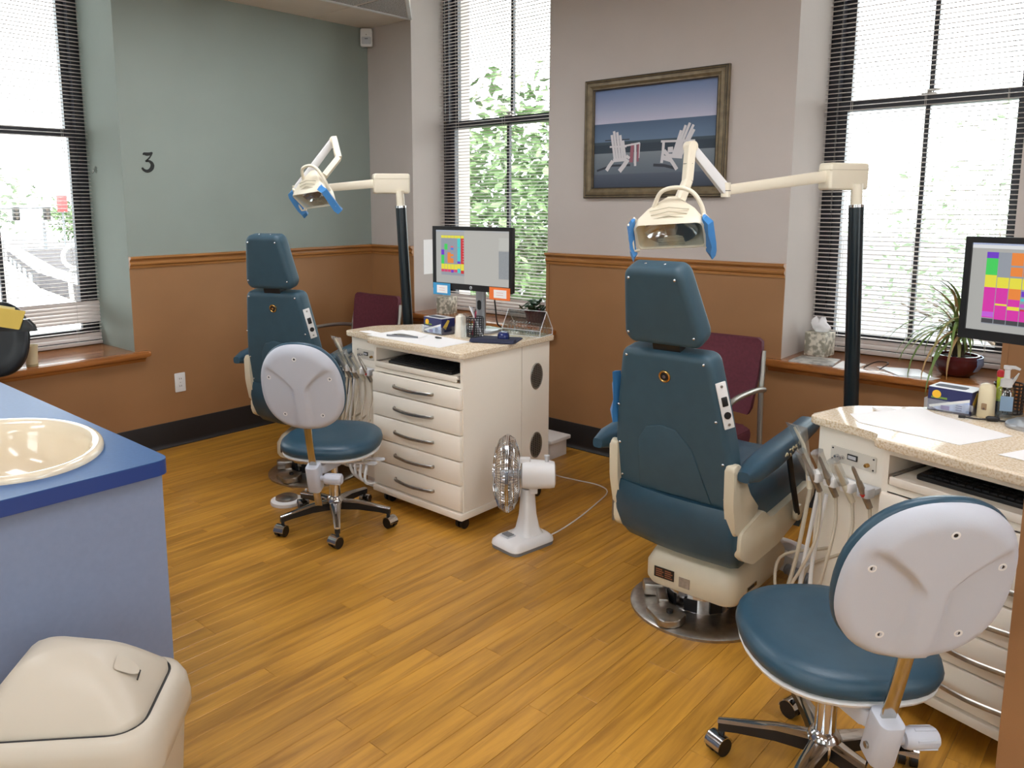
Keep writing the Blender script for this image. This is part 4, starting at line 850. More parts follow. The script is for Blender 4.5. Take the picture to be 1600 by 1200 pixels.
# curled leaflet with a grey strip under its front edge
rows = [[(x, y, 0.0012+0.018*math.sin(PI*(x+0.1)/0.2)+dz) for y, dz in ((-0.05, 0), (0.05, 0), (0.05, 0.001), (-0.05, 0.001))] for x in [-0.1+0.02*i for i in range(11)]]
o = MB().loft(rows).build('leaflet', M_paper, None); o.location = (1.80, -1.31, 0.8735); o.rotation_euler = (0, 0, 0.35); tag(o, 'curled white leaflet lying on the farther cart papers', 'leaflet')
MB().box((-0.09, -0.051, 0.0), (0.09, -0.049, 0.010)).build('dark_edge', M_grey, o, smooth=0)
o = MB().tube([(-0.02, 0, 0.006), (-0.012, 0, 0.006), (0.02, 0.004, 0.006)], [0.003, 0.005, 0.003], 8).build('marker_nub', M_black, None); o.location = (1.99, -1.27, 0.8735); tag(o, 'tiny black cap lying on the farther cart papers', 'cap')
def glove_box(label, loc, rot, w, d, h):
    t = thing('glove_box', label, 'box', loc, math.radians(rot))
    MB().box((-w/2, -d/2, 0), (w/2, d/2, h), None, 0.001, 1).build('carton', M_navy, t, smooth=0)
    tp = MB().box((-w/2, -d/2, h), (w/2, d/2, h+0.001)).build('top_panel', M_ltgrey, t, smooth=0)
    MB().prism(rrect(w*0.36, d*0.22, 0.01, 4, -0.01, -0.005), h+0.001, h+0.0018).build('oval_opening', mat('opening_dark', (30, 40, 60), 0.6), tp, smooth=0)
    Mf = T(0, -d/2, 0) @ XZ
    MB().cyl((-w*0.30, h*0.72, 0.0), (-w*0.30, h*0.72, 0.001), h*0.17, n=20, M=Mf).build('yellow_spot', mat('print_yellow', (244, 190, 40), 0.5), t, smooth=0)
    MB().box((-w*0.42, h*0.54, 0.0), (-w*0.05, h*0.62, 0.0008), Mf).build('green_print', mat('print_green', (120, 150, 60), 0.5), t, smooth=0)
    MB().prism([(-w*0.44, h*0.18), (w*0.46, h*0.62), (w*0.46, h*0.10), (-w*0.25, h*0.06)], 0.0, 0.0007, Mf).build('pale_panel', mat('print_pale', (176, 190, 226), 0.5, noise=60, namp=0.2), t, smooth=0)
    MB().prism([(-w*0.46, h*0.22), (w*0.46, h*0.70), (w*0.46, h*0.58), (-w*0.44, h*0.12)], 0.0007, 0.0012, Mf).build('white_band', M_paper, t, smooth=0)
    MB().box((-w*0.18, h*0.10, 0.0008), (w*0.02, h*0.28, 0.0013), Mf).build('purple_print', mat('print_purple', (110, 90, 170), 0.5), t, smooth=0)
    for k in range(3): MB().box((w*0.16, h*(0.16+0.09*k), 0.0008), (w*0.30, h*(0.20+0.09*k), 0.0013), Mf).build('text_line', mat('print_blue', (70, 80, 150), 0.5), t, smooth=0)
    Ms = basis((w/2, 0, 0), (0, 1, 0), (0, 0, 1), (1, 0, 0))
    MB().prism([(-d*0.4, h*0.5), (-d*0.05, h*0.92), (d*0.1, h*0.85), (-d*0.2, h*0.3)], 0.0, 0.0008, Ms).build('yellow_print', mat('print_ochre', (190, 160, 60), 0.5), t, smooth=0)
    # acrylic tray around the lower half
    a = MB()
    for lo, hi in (((-w/2-0.008, -d/2-0.008, 0), (w/2+0.008, -d/2-0.005, h*0.5)), ((-w/2-0.008, -d/2-0.008, 0), (-w/2-0.005, d/2+0.006, h*0.5)), ((w/2+0.005, -d/2-0.008, 0), (w/2+0.008, d/2+0.006, h*0.5))): a.box(lo, hi)
    a.build('acrylic_tray', M_clear, t, smooth=0); return t
glove_box('navy and yellow glove box on the farther cart beside a white bottle', (1.86, -1.13, 0.8725), -6, 0.15, 0.09, 0.085)
glove_box('navy and yellow glove box on the near cart before the spiky plant', (4.195, -0.955, 0.8325), -8, 0.135, 0.10, 0.082)
o = MB().lathe([(0.026, 0.0), (0.027, 0.004), (0.027, 0.10), (0.024, 0.108), (0.012, 0.112), (0.012, 0.118), (0.0, 0.118)], 20).build('lotion_bottle', mat('bottle_cream', (236, 228, 214), 0.35), None); o.location = (2.03, -1.145, 0.8725); tag(o, 'plain white cylindrical bottle on the farther cart', 'bottle')
b = MB().lathe([(0.019, 0.0), (0.020, 0.003), (0.020, 0.125), (0.016, 0.128)], 18).build('clear_tube', M_clear, None); b.location = (2.085, -1.175, 0.8725); tag(b, 'narrow clear plastic tube beside the white cylindrical bottle', 'tube')
def mesh_cup(label, loc, pens):
    t = thing('pen_cup', label, 'pen cup', loc, 0, 'wire mesh pen cups')
    m = MB(); r = 0.042
    for k in range(18):
        a = 2*PI*k/18; m.cyl((r*math.cos(a), r*math.sin(a), 0.0), (r*1.05*math.cos(a), r*1.05*math.sin(a), 0.10), 0.0016, n=5)
    for j in range(9):
        rr = r*(1+0.05*j/8); m.tube([(rr*math.cos(2*PI*i/24), rr*math.sin(2*PI*i/24), 0.0012+0.0122*j) for i in range(24)], 0.0016 if j not in (0, 8) else 0.003, 5, True)
    m.cyl((0, 0, 0), (0, 0, 0.002), r, n=20); m.build('wire_cup', M_black, t)
    for i, (col, ax, ay, ln) in enumerate(pens):
        p0 = V((-ax*0.03, -ay*0.03, 0.004)); d = V((ax*0.35, ay*0.35, 1)).normalized()
        p = MB().tube([p0, p0+d*(ln-0.02), p0+d*ln], [0.0045, 0.0045, 0.002], 8).build('pen', mat('pen_%d_%d_%d' % col, col, 0.35), None); p.location = loc
        tag(p, None, 'pen')
        p['label'] = PENLAB.pop(0); p['group'] = 'pens in the wire mesh cups'
    return t
PENLAB = ['silver pen leaning left in the farther mesh cup', 'red pen standing in the farther mesh cup', 'dark pen standing in the farther mesh cup', 'white pen leaning far left in the farther mesh cup', 'maroon pen leaning right in the farther mesh cup', 'grey pen leaning right in the mesh cup on the near cart', 'white pen leaning far right in the mesh cup on the near cart']
mesh_cup('black wire mesh pen cup under the farther monitor', (2.075, -1.085, 0.8725), [((170, 170, 176), -0.9, -0.2, 0.155), ((180, 40, 70), 0.2, 0.3, 0.13), ((40, 40, 48), -0.2, 0.4, 0.14), ((225, 225, 228), -1.3, -0.5, 0.17), ((120, 30, 60), 0.9, -0.2, 0.12)])
mesh_cup('black wire mesh pen cup on the near cart behind a pump bottle', (4.335, -0.86, 0.8325), [((150, 150, 156), 0.5, 0.3, 0.12), ((230, 228, 224), 1.3, -0.2, 0.15)])
# highlighter in the near cup
t = thing('highlighter', 'yellow green highlighter with a red end in the near cup', 'highlighter', (4.312, -0.905, 0.8325)); MB().cyl((0, 0, 0.045), (0, 0, 0.128), 0.0085, n=14).build('barrel', mat('highlighter', (206, 222, 40), 0.4), t); MB().lathe([(0.0085, 0.128), (0.0105, 0.132), (0.0105, 0.147), (0.006, 0.152), (0.0, 0.152)], 14).build('cap', mat('red_cap', (206, 50, 60), 0.4), t); MB().cyl((0, 0, 0.0), (0, 0, 0.045), 0.0075, n=14).build('lower_barrel', M_black, t)
# mouse pad with wrist rest and the mouse
t = thing('mouse_pad', 'navy mouse pad with a padded wrist rest on the farther cart', 'mouse pad', (2.235, -1.10, 0.8725), math.radians(25))
M_pad = mat('navy_foam', (34, 38, 62), 0.8, noise=80, namp=0.1)
MB().prism(rrect(0.115, 0.10, 0.03, 5), 0, 0.004, None, 0.001).build('pad', M_pad, t)
MB().loft([[(x, -0.075+0.028*math.cos(q), 0.004+0.016*max(0, math.sin(q))) for q in [PI*i/8 for i in range(9)]] for x in (-0.112, -0.05, 0.05, 0.112)]).build('wrist_rest', M_pad, t)
t2 = thing('computer_mouse', 'shiny blue computer mouse on the navy mouse pad', 'mouse', (2.245, -1.06, 0.877), math.radians(40)); M_mouse = mat('mouse_blue', (26, 40, 96), 0.15)
MB().loft([[(x*s, y*s, z) for x, y in super_e(0.031, 0.056, 2.4, 24)] for s, z in ((0.95, 0.0), (1.0, 0.010), (0.95, 0.022), (0.75, 0.032), (0.35, 0.037))]).build('shell', M_mouse, t2, smooth=60)
MB().cyl((-0.004, 0.03, 0.030), (0.004, 0.03, 0.030), 0.008, n=12).build('scroll_wheel', M_black, t2)
# clear prism rack of bracket wires
t = thing('acrylic_rack', 'clear tent shaped acrylic rack with wire clips on the farther cart', 'rack', (2.225, -0.845, 0.8725), math.radians(8))
w, d = 0.115, 0.065
for nm, q in (('end_panel', [(-d, 0.0), (d, 0.0), (d, 0.03), (0.0, 0.125), (-d, 0.03)]),):
    for xx in (-w, w-0.003): MB().prism(q, 0, 0.003, basis((xx, 0, 0), (0, 1, 0), (0, 0, 1), (1, 0, 0))).build(nm, M_clear, t, smooth=0)
for sg in (-1, 1): MB().loft([[(x, sg*d, 0.03), (x, 0, 0.125), (x, 0.0, 0.122), (x, sg*(d-0.003), 0.03)] for x in (-w, w)]).build('sloped_panel', M_clear, t, smooth=0); MB().box((-w, sg*d-0.0015, 0), (w, sg*d+0.0015, 0.03)).build('side_panel', M_clear, t, smooth=0)
MB().box((-w, -d, 0), (w, d, 0.003)).build('tray', M_clear, t, smooth=0)
M_glint = mat('edge_glint', (232, 236, 236), 0.2)  # whitish tubes paint bright glints along the clear edges
for xx in (-w, w):
    for p, q in (((xx, -d, 0.0), (xx, -d, 0.03)), ((xx, -d, 0.03), (xx, 0, 0.125)), ((xx, 0, 0.125), (xx, d, 0.03)), ((xx, d, 0.03), (xx, d, 0.0)), ((xx, -d, 0.0), (xx, d, 0.0))): MB().cyl(p, q, 0.0016, n=6).build('edge', M_glint, t)
for p in ((-d, 0.03), (0.0, 0.125), (d, 0.03), (-d, 0.0)): MB().cyl((-w, p[0], p[1]), (w, p[0], p[1]), 0.0016, n=6).build('edge', M_glint, t)
for k in range(11): MB().tube([(-0.095+0.019*k, -0.045, 0.004), (-0.095+0.019*k, -0.030, 0.055), (-0.095+0.019*k, 0.0, 0.062), (-0.095+0.019*k, 0.03, 0.05), (-0.095+0.019*k, 0.045, 0.004)], 0.0022, 5).build('wire_clip', M_chrome, t)

# near cart top
def c2(x, y): a = math.radians(-15); return (4.115+x*math.cos(a)-y*math.sin(a), -1.463+x*math.sin(a)+y*math.cos(a))
sheet('paper_blotter', 'big white paper blotter across the near cart top', [(3.945, -1.245), (4.10, -0.985), (4.16, -1.05), (4.40, -1.185), (4.30, -1.40), (4.0, -1.335)], 0.8328)
sheet('paper_sheet', 'white sheet at the right edge of the near cart top', [(4.40, -1.43), (4.60, -1.47), (4.64, -1.28), (4.46, -1.30)], 0.8332)
sheet('paper_slip', 'small folded white slip at the back of the near cart top', [(3.98, -1.12), (4.03, -1.08), (4.05, -1.10), (4.0, -1.14)], 0.8332, th=0.006)
t = thing('lotion_bottle', 'flat cream bottle with a small emblem on the near cart', 'bottle', (4.292, -0.985, 0.8325), math.radians(-10)); MB().loft([[(x, y, z) for x, y in rrect(w_, h_, min(w_, h_)*0.6, 5)] for z, w_, h_ in ((0.0, 0.022, 0.016), (0.004, 0.0245, 0.018), (0.10, 0.0225, 0.017), (0.112, 0.018, 0.014), (0.115, 0.010, 0.010))]).build('body', mat('bottle_ivory', (226, 212, 176), 0.35), t, smooth=50)
MB().prism(rpoly([(-0.008, 0.028), (0.008, 0.028), (0.008, 0.05), (-0.008, 0.05)], 0.003), 0.0, 0.001, T(0, -0.0178, 0) @ XZ).build('emblem', mat('emblem_tan', (160, 130, 96), 0.5), t, smooth=0); MB().cyl((0, 0.032, 0.0), (0, 0.032, 0.0014), 0.004, n=10, M=T(0, -0.0185, 0) @ XZ).build('emblem_dot', mat('emblem_brown', (110, 84, 70), 0.5), t)
t = thing('pump_bottle', 'clear sanitizer bottle with a white pump on the near cart', 'bottle', (4.335, -0.935, 0.8325), math.radians(20))
MB().lathe([(0.026, 0.0), (0.027, 0.004), (0.027, 0.085), (0.022, 0.098), (0.014, 0.103), (0.014, 0.108)], 20).build('bottle', M_clear, t); MB().lathe([(0.024, 0.003), (0.024, 0.055), (0.0, 0.055)], 18).build('gel', clear('gel', (0.75, 0.85, 0.93), 0.08), t)
MB().box((-0.018, -0.0278, 0.025), (0.018, -0.0262, 0.075)).build('label', mat('label_blue', (150, 178, 205), 0.5), t, smooth=0)
MB().lathe([(0.0175, 0.103), (0.0175, 0.128), (0.009, 0.132), (0.008, 0.160), (0.012, 0.164), (0.012, 0.174), (0.0, 0.176)], 18).build('pump', M_white, t); MB().tube([(0, 0, 0.169), (0.02, -0.004, 0.170), (0.034, -0.006, 0.164)], [0.007, 0.006, 0.004], 8).build('spout', M_white, t)
t = thing('adapter_cable', 'black cable with a plug and ferrite lump on the near cart', 'cable', (4.30, -1.035, 0.8325))
MB().tube(bez([(-0.055, -0.015, 0.005), (-0.02, -0.01, 0.004), (0.02, 0.005, 0.005), (0.06, 0.02, 0.004), (0.09, 0.06, 0.004)], 20), 0.0028, 8).build('cable', M_black, t); MB().tube([(0.003, -0.004, 0.009), (0.008, -0.002, 0.009), (0.034, 0.010, 0.009), (0.038, 0.012, 0.009)], [0.005, 0.009, 0.009, 0.005], 10).build('ferrite', M_black, t); MB().cyl((-0.072, -0.02, 0.006), (-0.053, -0.0145, 0.006), 0.0055, n=10).build('plug', M_black, t)

# ================================================================== ON THE SILLS
def tissue_box(label, loc, rot, tissue):
    t = thing('tissue_box', label, 'tissue box', loc, math.radians(rot), 'floral tissue boxes')
    MB().box((-0.055, -0.055, 0), (0.055, 0.055, 0.125), None, 0.002, 1).build('carton', M_floral, t, smooth=0); MB().prism([(0.032*math.cos(2*PI*i/20), 0.020*math.sin(2*PI*i/20)) for i in range(20)], 0.125, 0.1256).build('slot', M_grey, t, smooth=0)
    if tissue:
        rings = []
        for j in range(8):
            z = 0.12+0.075*j/7; r = 0.012+0.032*math.sin(PI*(0.15+0.75*j/7)); rings.append([(r*(1+0.35*math.sin(3*q+j*0.7))*math.cos(q), 0.55*r*(1+0.3*math.sin(2*q+j))*math.sin(q), z+0.012*math.sin(4*q)*(j/7)) for q in [2*PI*i/24 for i in range(24)]])
        MB().loft(rings).build('tissue', mat('tissue_white', (244, 244, 246), 0.9), t, smooth=80)
tissue_box('floral tissue box with a white tissue on the bright window sill', (3.335, 0.245, ZS), -8, True)
tissue_box('floral tissue box on the sill behind the farther monitor', (0.72, 0.10, ZS), 10, False)
def magazine(name, label, pts, z, th, m, cat='magazine'):
    o = sheet(name, label, pts, z, m, th, cat); return o
M_mag = speckle('magazine_print', (196, 192, 184), (140, 140, 138), 25, 0.3, 0.58)
magazine('magazine', 'glossy grey magazine lying under the sill tissue box', [(3.285, -0.045), (3.49, -0.02), (3.47, 0.165), (3.28, 0.15)], ZS, 0.006, M_mag)
magazine('paper_sheet', 'white leaflet beside the glossy magazine on the sill', [(3.50, -0.045), (3.60, -0.045), (3.60, 0.14), (3.485, 0.15)], ZS, 0.002, M_paper, 'paper')
magazine('magazine', 'white magazine on the sill left of the spiky plant', [(3.66, 0.10), (3.79, -0.045), (3.93, 0.0), (3.83, 0.16)], ZS, 0.005, mat('mag_white', (226, 230, 232), 0.25))
magazine('paper_sheet', 'papers peeking out below the white sill magazine', [(3.76, -0.055), (3.93, -0.045), (3.95, 0.03), (3.80, 0.02)], ZS-0.0+0.0, 0.0004, M_paper, 'paper')
o = MB().tube(bez([(3.62, 0.03, ZS+0.004), (3.66, 0.08, ZS+0.03), (3.72, 0.06, ZS+0.035), (3.70, 0.0, ZS+0.012)], 20), 0.003, 6).build('eyeglass_cord', M_black, None); tag(o, 'thin black looped cord lying on the bright sill', 'cord')
# spiky plant
PL = (3.985, 0.15, ZS)
t = thing('spiky_plant', 'spiky dracaena with drooping leaves in a dark red pot', 'plant', PL)
MB().lathe([(0.055, 0.0), (0.075, 0.015), (0.100, 0.055), (0.103, 0.085), (0.090, 0.100), (0.082, 0.100), (0.080, 0.085), (0.0, 0.085)], 28).build('pot', M_potred, t); MB().lathe([(0.081, 0.088), (0.05, 0.095), (0.0, 0.097)], 20).build('soil', M_soil, t)
MB().loft([[(0.104*math.cos(q)*s, 0.104*math.sin(q)*s, z) for q in [(-0.5+1.3*i/8) for i in range(9)]]+[(0.100*math.cos(q)*s, 0.100*math.sin(q)*s, z) for q in [(0.8-1.3*i/8) for i in range(9)]] for z, s in ((0.03, 0.85), (0.06, 1.03), (0.095, 1.0))]).build('foil_wrap', mat('blue_foil', (150, 175, 220), 0.25, 0.4), t)
for k in range(3): MB().tube([(0.02*math.cos(2.1*k), 0.02*math.sin(2.1*k), 0.08), (0.025*math.cos(2.1*k), 0.02*math.sin(2.1*k), 0.16), (0.03*math.cos(2.1*k)-0.01, 0.02*math.sin(2.1*k), 0.22+0.02*k)], [0.009, 0.007, 0.006], 8).build('stem', M_bark, t)
ML2 = [mat('spike_green', (112, 138, 74), 0.45), mat('spike_olive', (146, 142, 86), 0.5), mat('spike_tan', (178, 146, 98), 0.6)]
rg = random.Random(3)
for i in range(84):
    a = rg.uniform(0, 2*PI); el = rg.uniform(-0.35, 1.35); ln = rg.uniform(0.26, 0.42); c0_ = V((rg.uniform(-.03, .02), rg.uniform(-.02, .02), rg.uniform(0.16, 0.27)))
    if math.sin(a) > 0.2: ln *= 0.55
    if math.cos(a) > 0.2: ln *= 0.5
    h = V((math.cos(a), math.sin(a), 0)); pts = []; p = c0_; e = el
    for j in range(8): pts.append(p); p = p+(h*math.cos(e)+V((0, 0, 1))*math.sin(e))*ln/7; e -= (0.16+0.10*(1.35-el)/1.7)
    s_ = h.cross(V((0, 0, 1))); wd = [0.004, 0.0065, 0.007, 0.0065, 0.0058, 0.0045, 0.003, 0.0006]
    n_ = V((0, 0, 1))
    MB().loft([[q-s_*w_, q+n_*0.0012, q+s_*w_, q-n_*0.0008] for q, w_ in zip(pts, wd)]).build('leaf', ML2[0 if i % 5 < 3 else (1 if i % 5 == 3 else 2)], t)
# small green plant on the far sill
t = thing('potted_jade', 'small dark green potted plant at the right end of the far sill', 'plant', (1.54, 0.11, ZS)); MB().lathe([(0.05, 0.0), (0.058, 0.01), (0.07, 0.08), (0.075, 0.082), (0.075, 0.095), (0.064, 0.095), (0.062, 0.08), (0.0, 0.08)], 24).build('pot', mat('burgundy_pot', (96, 36, 40), 0.35), t); MB().lathe([(0.063, 0.082), (0.0, 0.086)], 16).build('soil', M_soil, t)
for i in range(34):
    a = rg.uniform(0, 2*PI); r = rg.uniform(0.01, 0.11); z = 0.10+rg.uniform(0.0, 0.09)*(1-r/0.16); c = V((r*math.cos(a), r*math.sin(a), z)); Mq = T(*c) @ Matrix.Rotation(a, 4, 'Z') @ RY(rg.uniform(-50, 40))
    MB().sphere((0, 0, 0), (0.026, 0.019, 0.004), 10, 5, Mq).build('leaf', mat('jade_green', (40, 74, 42), 0.4), t)
for k in range(5): MB().tube([(0, 0, 0.08), (0.04*math.cos(k*1.3), 0.04*math.sin(k*1.3), 0.13)], 0.004, 6).build('stem', M_bark, t)
# sheet taped to the reveal behind the farther monitor
o = MB().box((0, -0.10, 0), (0.0015, 0.10, 0.26)).build('paper_notice', M_paper, None, smooth=0); o.location = (A, 0.20, 1.02); tag(o, 'plain white notice taped on the window reveal behind the farther monitor', 'paper')
# beige cup on the left sill, yellow folder over the stool back
t = thing('beige_cup', 'beige paper cup on the left window sill', 'cup', (-0.02, -2.515, ZS1)); MB().lathe([(0.026, 0.0), (0.030, 0.002), (0.036, 0.115), (0.038, 0.118), (0.036, 0.120), (0.033, 0.117), (0.027, 0.006), (0.0, 0.006)], 22).build('cup', mat('cup_beige', (222, 206, 168), 0.6), t)
MB().cyl((0, 0, 0.0), (0, 0, 0.012), 0.031, n=22).build('base_band', mat('cup_band', (170, 150, 110), 0.6), t)
yb = V((0.3907, -2.7253, 0.9763)); t = thing('yellow_folder', 'yellow paper folder leaning over the dark stool back', 'folder', yb, math.radians(40))
MB().prism(rpoly([(-0.17, -0.02), (0.035, -0.05), (0.075, 0.045), (-0.17, 0.075)], 0.006), -0.006, 0.0, XZ).build('cover', M_yellow, t); MB().prism(rpoly([(-0.17, 0.0), (0.0, 0.015), (0.02, 0.062), (-0.17, 0.09)], 0.006), 0.002, 0.006, T(0, 0.012, 0) @ XZ).build('inner_sheet', mat('folder_cream', (224, 210, 150), 0.6), t)
MB().loft([[(x, y, z) for x, y in rrect(w_, 0.022, 0.02, 4, -0.02, 0.03)] for z, w_ in ((-0.06, 0.13), (-0.03, 0.12), (0.0, 0.09))]).build('dark_clip', M_black, t)

# ================================================================== COUNTER, SINK, BIN
CX1, CY0, CY1, CT = 2.765, -3.085, -3.78, 0.866
t = thing('base_cabinet', 'pale blue laminate cabinet under the blue counter', 'cabinet', (1.65, (CY0+CY1)/2, 0))
m = MB()
for lo, hi in (((-0.68, -0.33, 0.0), (CX1-1.65-0.04, -0.312, CT-0.042)), ((-0.68, 0.312, 0.0), (CX1-1.65-0.04, 0.33, CT-0.042)), ((-0.68, -0.312, 0.0), (-0.662, 0.312, CT-0.042)), ((-0.662, -0.312, 0.0), (CX1-1.65-0.04, 0.312, 0.02))): m.box(lo, hi)
m.build('body', M_cabblue, t, smooth=0)
MB().box((CX1-1.65-0.04, -0.33, 0.0), (CX1-1.65-0.022, 0.33, CT-0.042), None, 0.001, 1).build('end_panel', M_cabblue, t, smooth=0)
hole = [(2.343+0.30*math.cos(2*PI*i/40), -3.377+0.222*math.sin(2*PI*i/40)) for i in range(40)]
outer = rpoly([(0.95, CY1), (CX1, CY1), (CX1, CY0), (0.95, CY0)], [0, 0.03, 0.045, 0], 6)
t = thing('countertop', 'blue laminate counter top with rounded corner around the sink', 'counter', (1.65, -3.4, CT))
def ring_prism(outer, hole, z0, z1):
    b = bmesh.new(); ov = [b.verts.new((x, y, z1)) for x, y in outer]; hv = [b.verts.new((x, y, z1)) for x, y in hole]
    es = [b.edges.new((ov[i], ov[(i+1) % len(ov)])) for i in range(len(ov))]+[b.edges.new((hv[i], hv[(i+1) % len(hv)])) for i in range(len(hv))]
    bmesh.ops.triangle_fill(b, edges=es, use_beauty=True)
    r = bmesh.ops.extrude_face_region(b, geom=b.faces[:]); vv = [g for g in r['geom'] if isinstance(g, bmesh.types.BMVert)]; bmesh.ops.translate(b, vec=(0, 0, z0-z1), verts=vv); return b
MB().bm(ring_prism([(x-1.65, y+3.4) for x, y in outer], [(x-1.65, y+3.4) for x, y in hole], -0.002, 0.0)).build('top_sheet', M_counter, t, smooth=0)
MB().bm(ring_prism([(x-1.65, y+3.4) for x, y in outer], [(x-1.65, y+3.4) for x, y in hole], -0.042, -0.002)).build('edge_band', M_counteredge, t, smooth=30)
t = thing('sink_basin', 'cream oval drop in sink set in the blue counter', 'sink', (2.343, -3.377, CT))
MB().lathe([(1.0, 0.0), (1.0, 0.008), (0.985, 0.015), (0.955, 0.018), (0.90, 0.014), (0.86, 0.004), (0.83, -0.03), (0.78, -0.09), (0.66, -0.14), (0.35, -0.165), (0.08, -0.17), (0.08, -0.19), (0.4, -0.185), (0.72, -0.155), (0.84, -0.095), (0.865, -0.03), (0.88, 0.0)], 56, None, 0.336, 0.2526, False).build('bowl', M_porc, t, smooth=60)
MB().cyl((0, 0, -0.171), (0, 0, -0.166), 0.022, n=20).build('drain', M_chrome, t); MB().box((-0.008, -0.002, 0), (0.008, 0.002, 0.016), T(0.26, 0.0, -0.045) @ RY(-25)).build('overflow_slot', M_grey, t, smooth=0)
# swing lid bin
t = thing('waste_bin', 'cream swing lid waste bin in the lower left corner', 'bin', (3.045, -3.465, 0), math.radians(-42))
def br(z, w, d, r): return [(x, y, z) for x, y in rrect(w, d, r, 7)]
MB().loft([br(0.0, 0.125, 0.165, 0.05), br(0.01, 0.132, 0.172, 0.055), br(0.36, 0.158, 0.196, 0.07), br(0.385, 0.160, 0.198, 0.07), br(0.387, 0.15, 0.188, 0.065), br(0.02, 0.122, 0.160, 0.05)]).build('bucket', M_bin, t, smooth=50)
MB().loft([br(0.375, 0.168, 0.206, 0.075), br(0.378, 0.173, 0.211, 0.078), br(0.405, 0.173, 0.211, 0.078), br(0.440, 0.171, 0.206, 0.08), br(0.462, 0.163, 0.196, 0.08), br(0.472, 0.150, 0.180, 0.075), br(0.470, 0.137, 0.166, 0.07), br(0.42, 0.132, 0.160, 0.07)], caps=False).build('lid_rim', M_bin, t, smooth=60)
FX, FY = 0.138, 0.168
def dome(x, y):
    u, w_ = min(1, abs(x)/FX), min(1, abs(y)/FY)
    return 0.470+0.125*((1-u**2.2)**0.8)*((1-w_**3.0)**0.7)*(1-0.25*(y/FY))
def flap_ring(s, lift):
    return [(x, y, dome(x, y)+lift) for x, y in rrect(FX*s, FY*s, 0.06*s, 7)]
fl_ = MB().loft([flap_ring(0.90, -0.03), flap_ring(1.0, -0.012)]+[flap_ring(s_, 0.0) for s_ in (0.995, 0.97, 0.93, 0.87, 0.8, 0.7, 0.58, 0.45, 0.3, 0.15, 0.02)]).build('swing_flap', M_bin, t, smooth=70)
MB().tube([(x, y, 0.4685) for x, y in rrect(FX+0.003, FY+0.003, 0.062, 9)], 0.0042, 6, True).build('flap_gap', M_black, t)
d0 = dome(0.02, 0.115)
rc = MB().loft([[(x*s_, y*s_, z) for x, y in rpoly([(-0.030, -0.022), (0.016, -0.016), (0.030, 0.0), (0.016, 0.018), (-0.030, 0.026)], 0.012, 5)] for s_, z in ((1.0, 0.0006), (0.8, -0.002), (0.4, -0.004))], M=T(0.02, 0.115, d0+0.001) @ RX(-36) @ RY(6) @ RZ(100)).build('finger_recess', M_bin, fl_)
MB().box((-0.016, -0.0015, 0.0), (0.016, 0.0015, 0.002), T(0.02, 0.136, dome(0.02, 0.136)) @ RX(-46) @ RZ(8)).build('recess_shade', M_black, fl_, smooth=0)  # black bar paints the shade inside the finger recess

# ================================================================== TABLE FAN
t = thing('table_fan', 'white table fan with wire cage standing on the floor', 'fan', (2.62, -1.365, 0), math.radians(-8))
MB().loft([[(x, y, z) for x, y in rrect(w_, d_, 0.035, 5)] for z, w_, d_ in ((0.0, 0.088, 0.128), (0.018, 0.088, 0.128))]).build('base_skirt', M_grey, t)
MB().loft([[(x, y, z) for x, y in rrect(w_, d_, 0.035, 5)] for z, w_, d_ in ((0.016, 0.090, 0.130), (0.032, 0.088, 0.128), (0.048, 0.074, 0.112), (0.052, 0.068, 0.105))]).build('base', M_white, t, smooth=50)
MB().box((-0.048, -0.095, 0.050), (0.002, -0.045, 0.058), None, 0.002).build('button_panel', M_ltgrey, t)
for k in range(4): MB().box((-0.046+0.012*k, -0.088, 0.056), (-0.037+0.012*k, -0.052, 0.063), None, 0.001).build('button', M_grey, t)
MB().loft([[(x, y+0.03, z) for x, y in rrect(w_, d_, min(w_, d_)*0.5, 5)] for z, w_, d_ in ((0.048, 0.062, 0.062), (0.075, 0.042, 0.048), (0.14, 0.030, 0.036), (0.235, 0.024, 0.030), (0.262, 0.020, 0.026))]).build('neck', M_white, t, smooth=60)
Mf = T(0, 0.03, 0.33) @ RZ(8+128) @ RX(0)        # fan axis: local +y is the blowing direction
MB().box((-0.020, -0.045, -0.09), (0.020, -0.005, -0.03), Mf, 0.006).build('tilt_bracket', M_white, t)
MB().loft([[(r*math.copysign(abs(math.cos(q))**0.75, math.cos(q)), y, r*math.copysign(abs(math.sin(q))**0.75, math.sin(q))) for q in [2*PI*i/28 for i in range(28)]] for y, r in ((-0.125, 0.040), (-0.120, 0.056), (-0.10, 0.060), (0.0, 0.064), (0.025, 0.060), (0.030, 0.045))], M=Mf).build('motor_housing', M_white, t, smooth=50)
MB().lathe([(0.009, 0.0), (0.009, 0.022), (0.012, 0.024), (0.012, 0.032), (0.0, 0.032)], 12, Mf @ T(0, -0.085, 0.058)).build('oscillation_knob', M_ltgrey, t)
MB().prism(rrect(0.02, 0.03, 0.006, 3), 0, 0.02, Mf @ T(0, 0.02, 0.055)).build('cage_clip', M_white, t)
cg = [(0.030, 0.035), (0.072, 0.036), (0.120, 0.045), (0.160, 0.062), (0.172, 0.080), (0.176, 0.092), (0.172, 0.106), (0.155, 0.130), (0.10, 0.152), (0.045, 0.158)]
for k in range(72):
    q = 2*PI*k/72; MB().tube([(r*math.cos(q), y, r*math.sin(q)) for r, y in (cg if k % 2 == 0 else cg[1:])], 0.00115, 4, M=Mf).build('cage_wire', M_chrome, t)
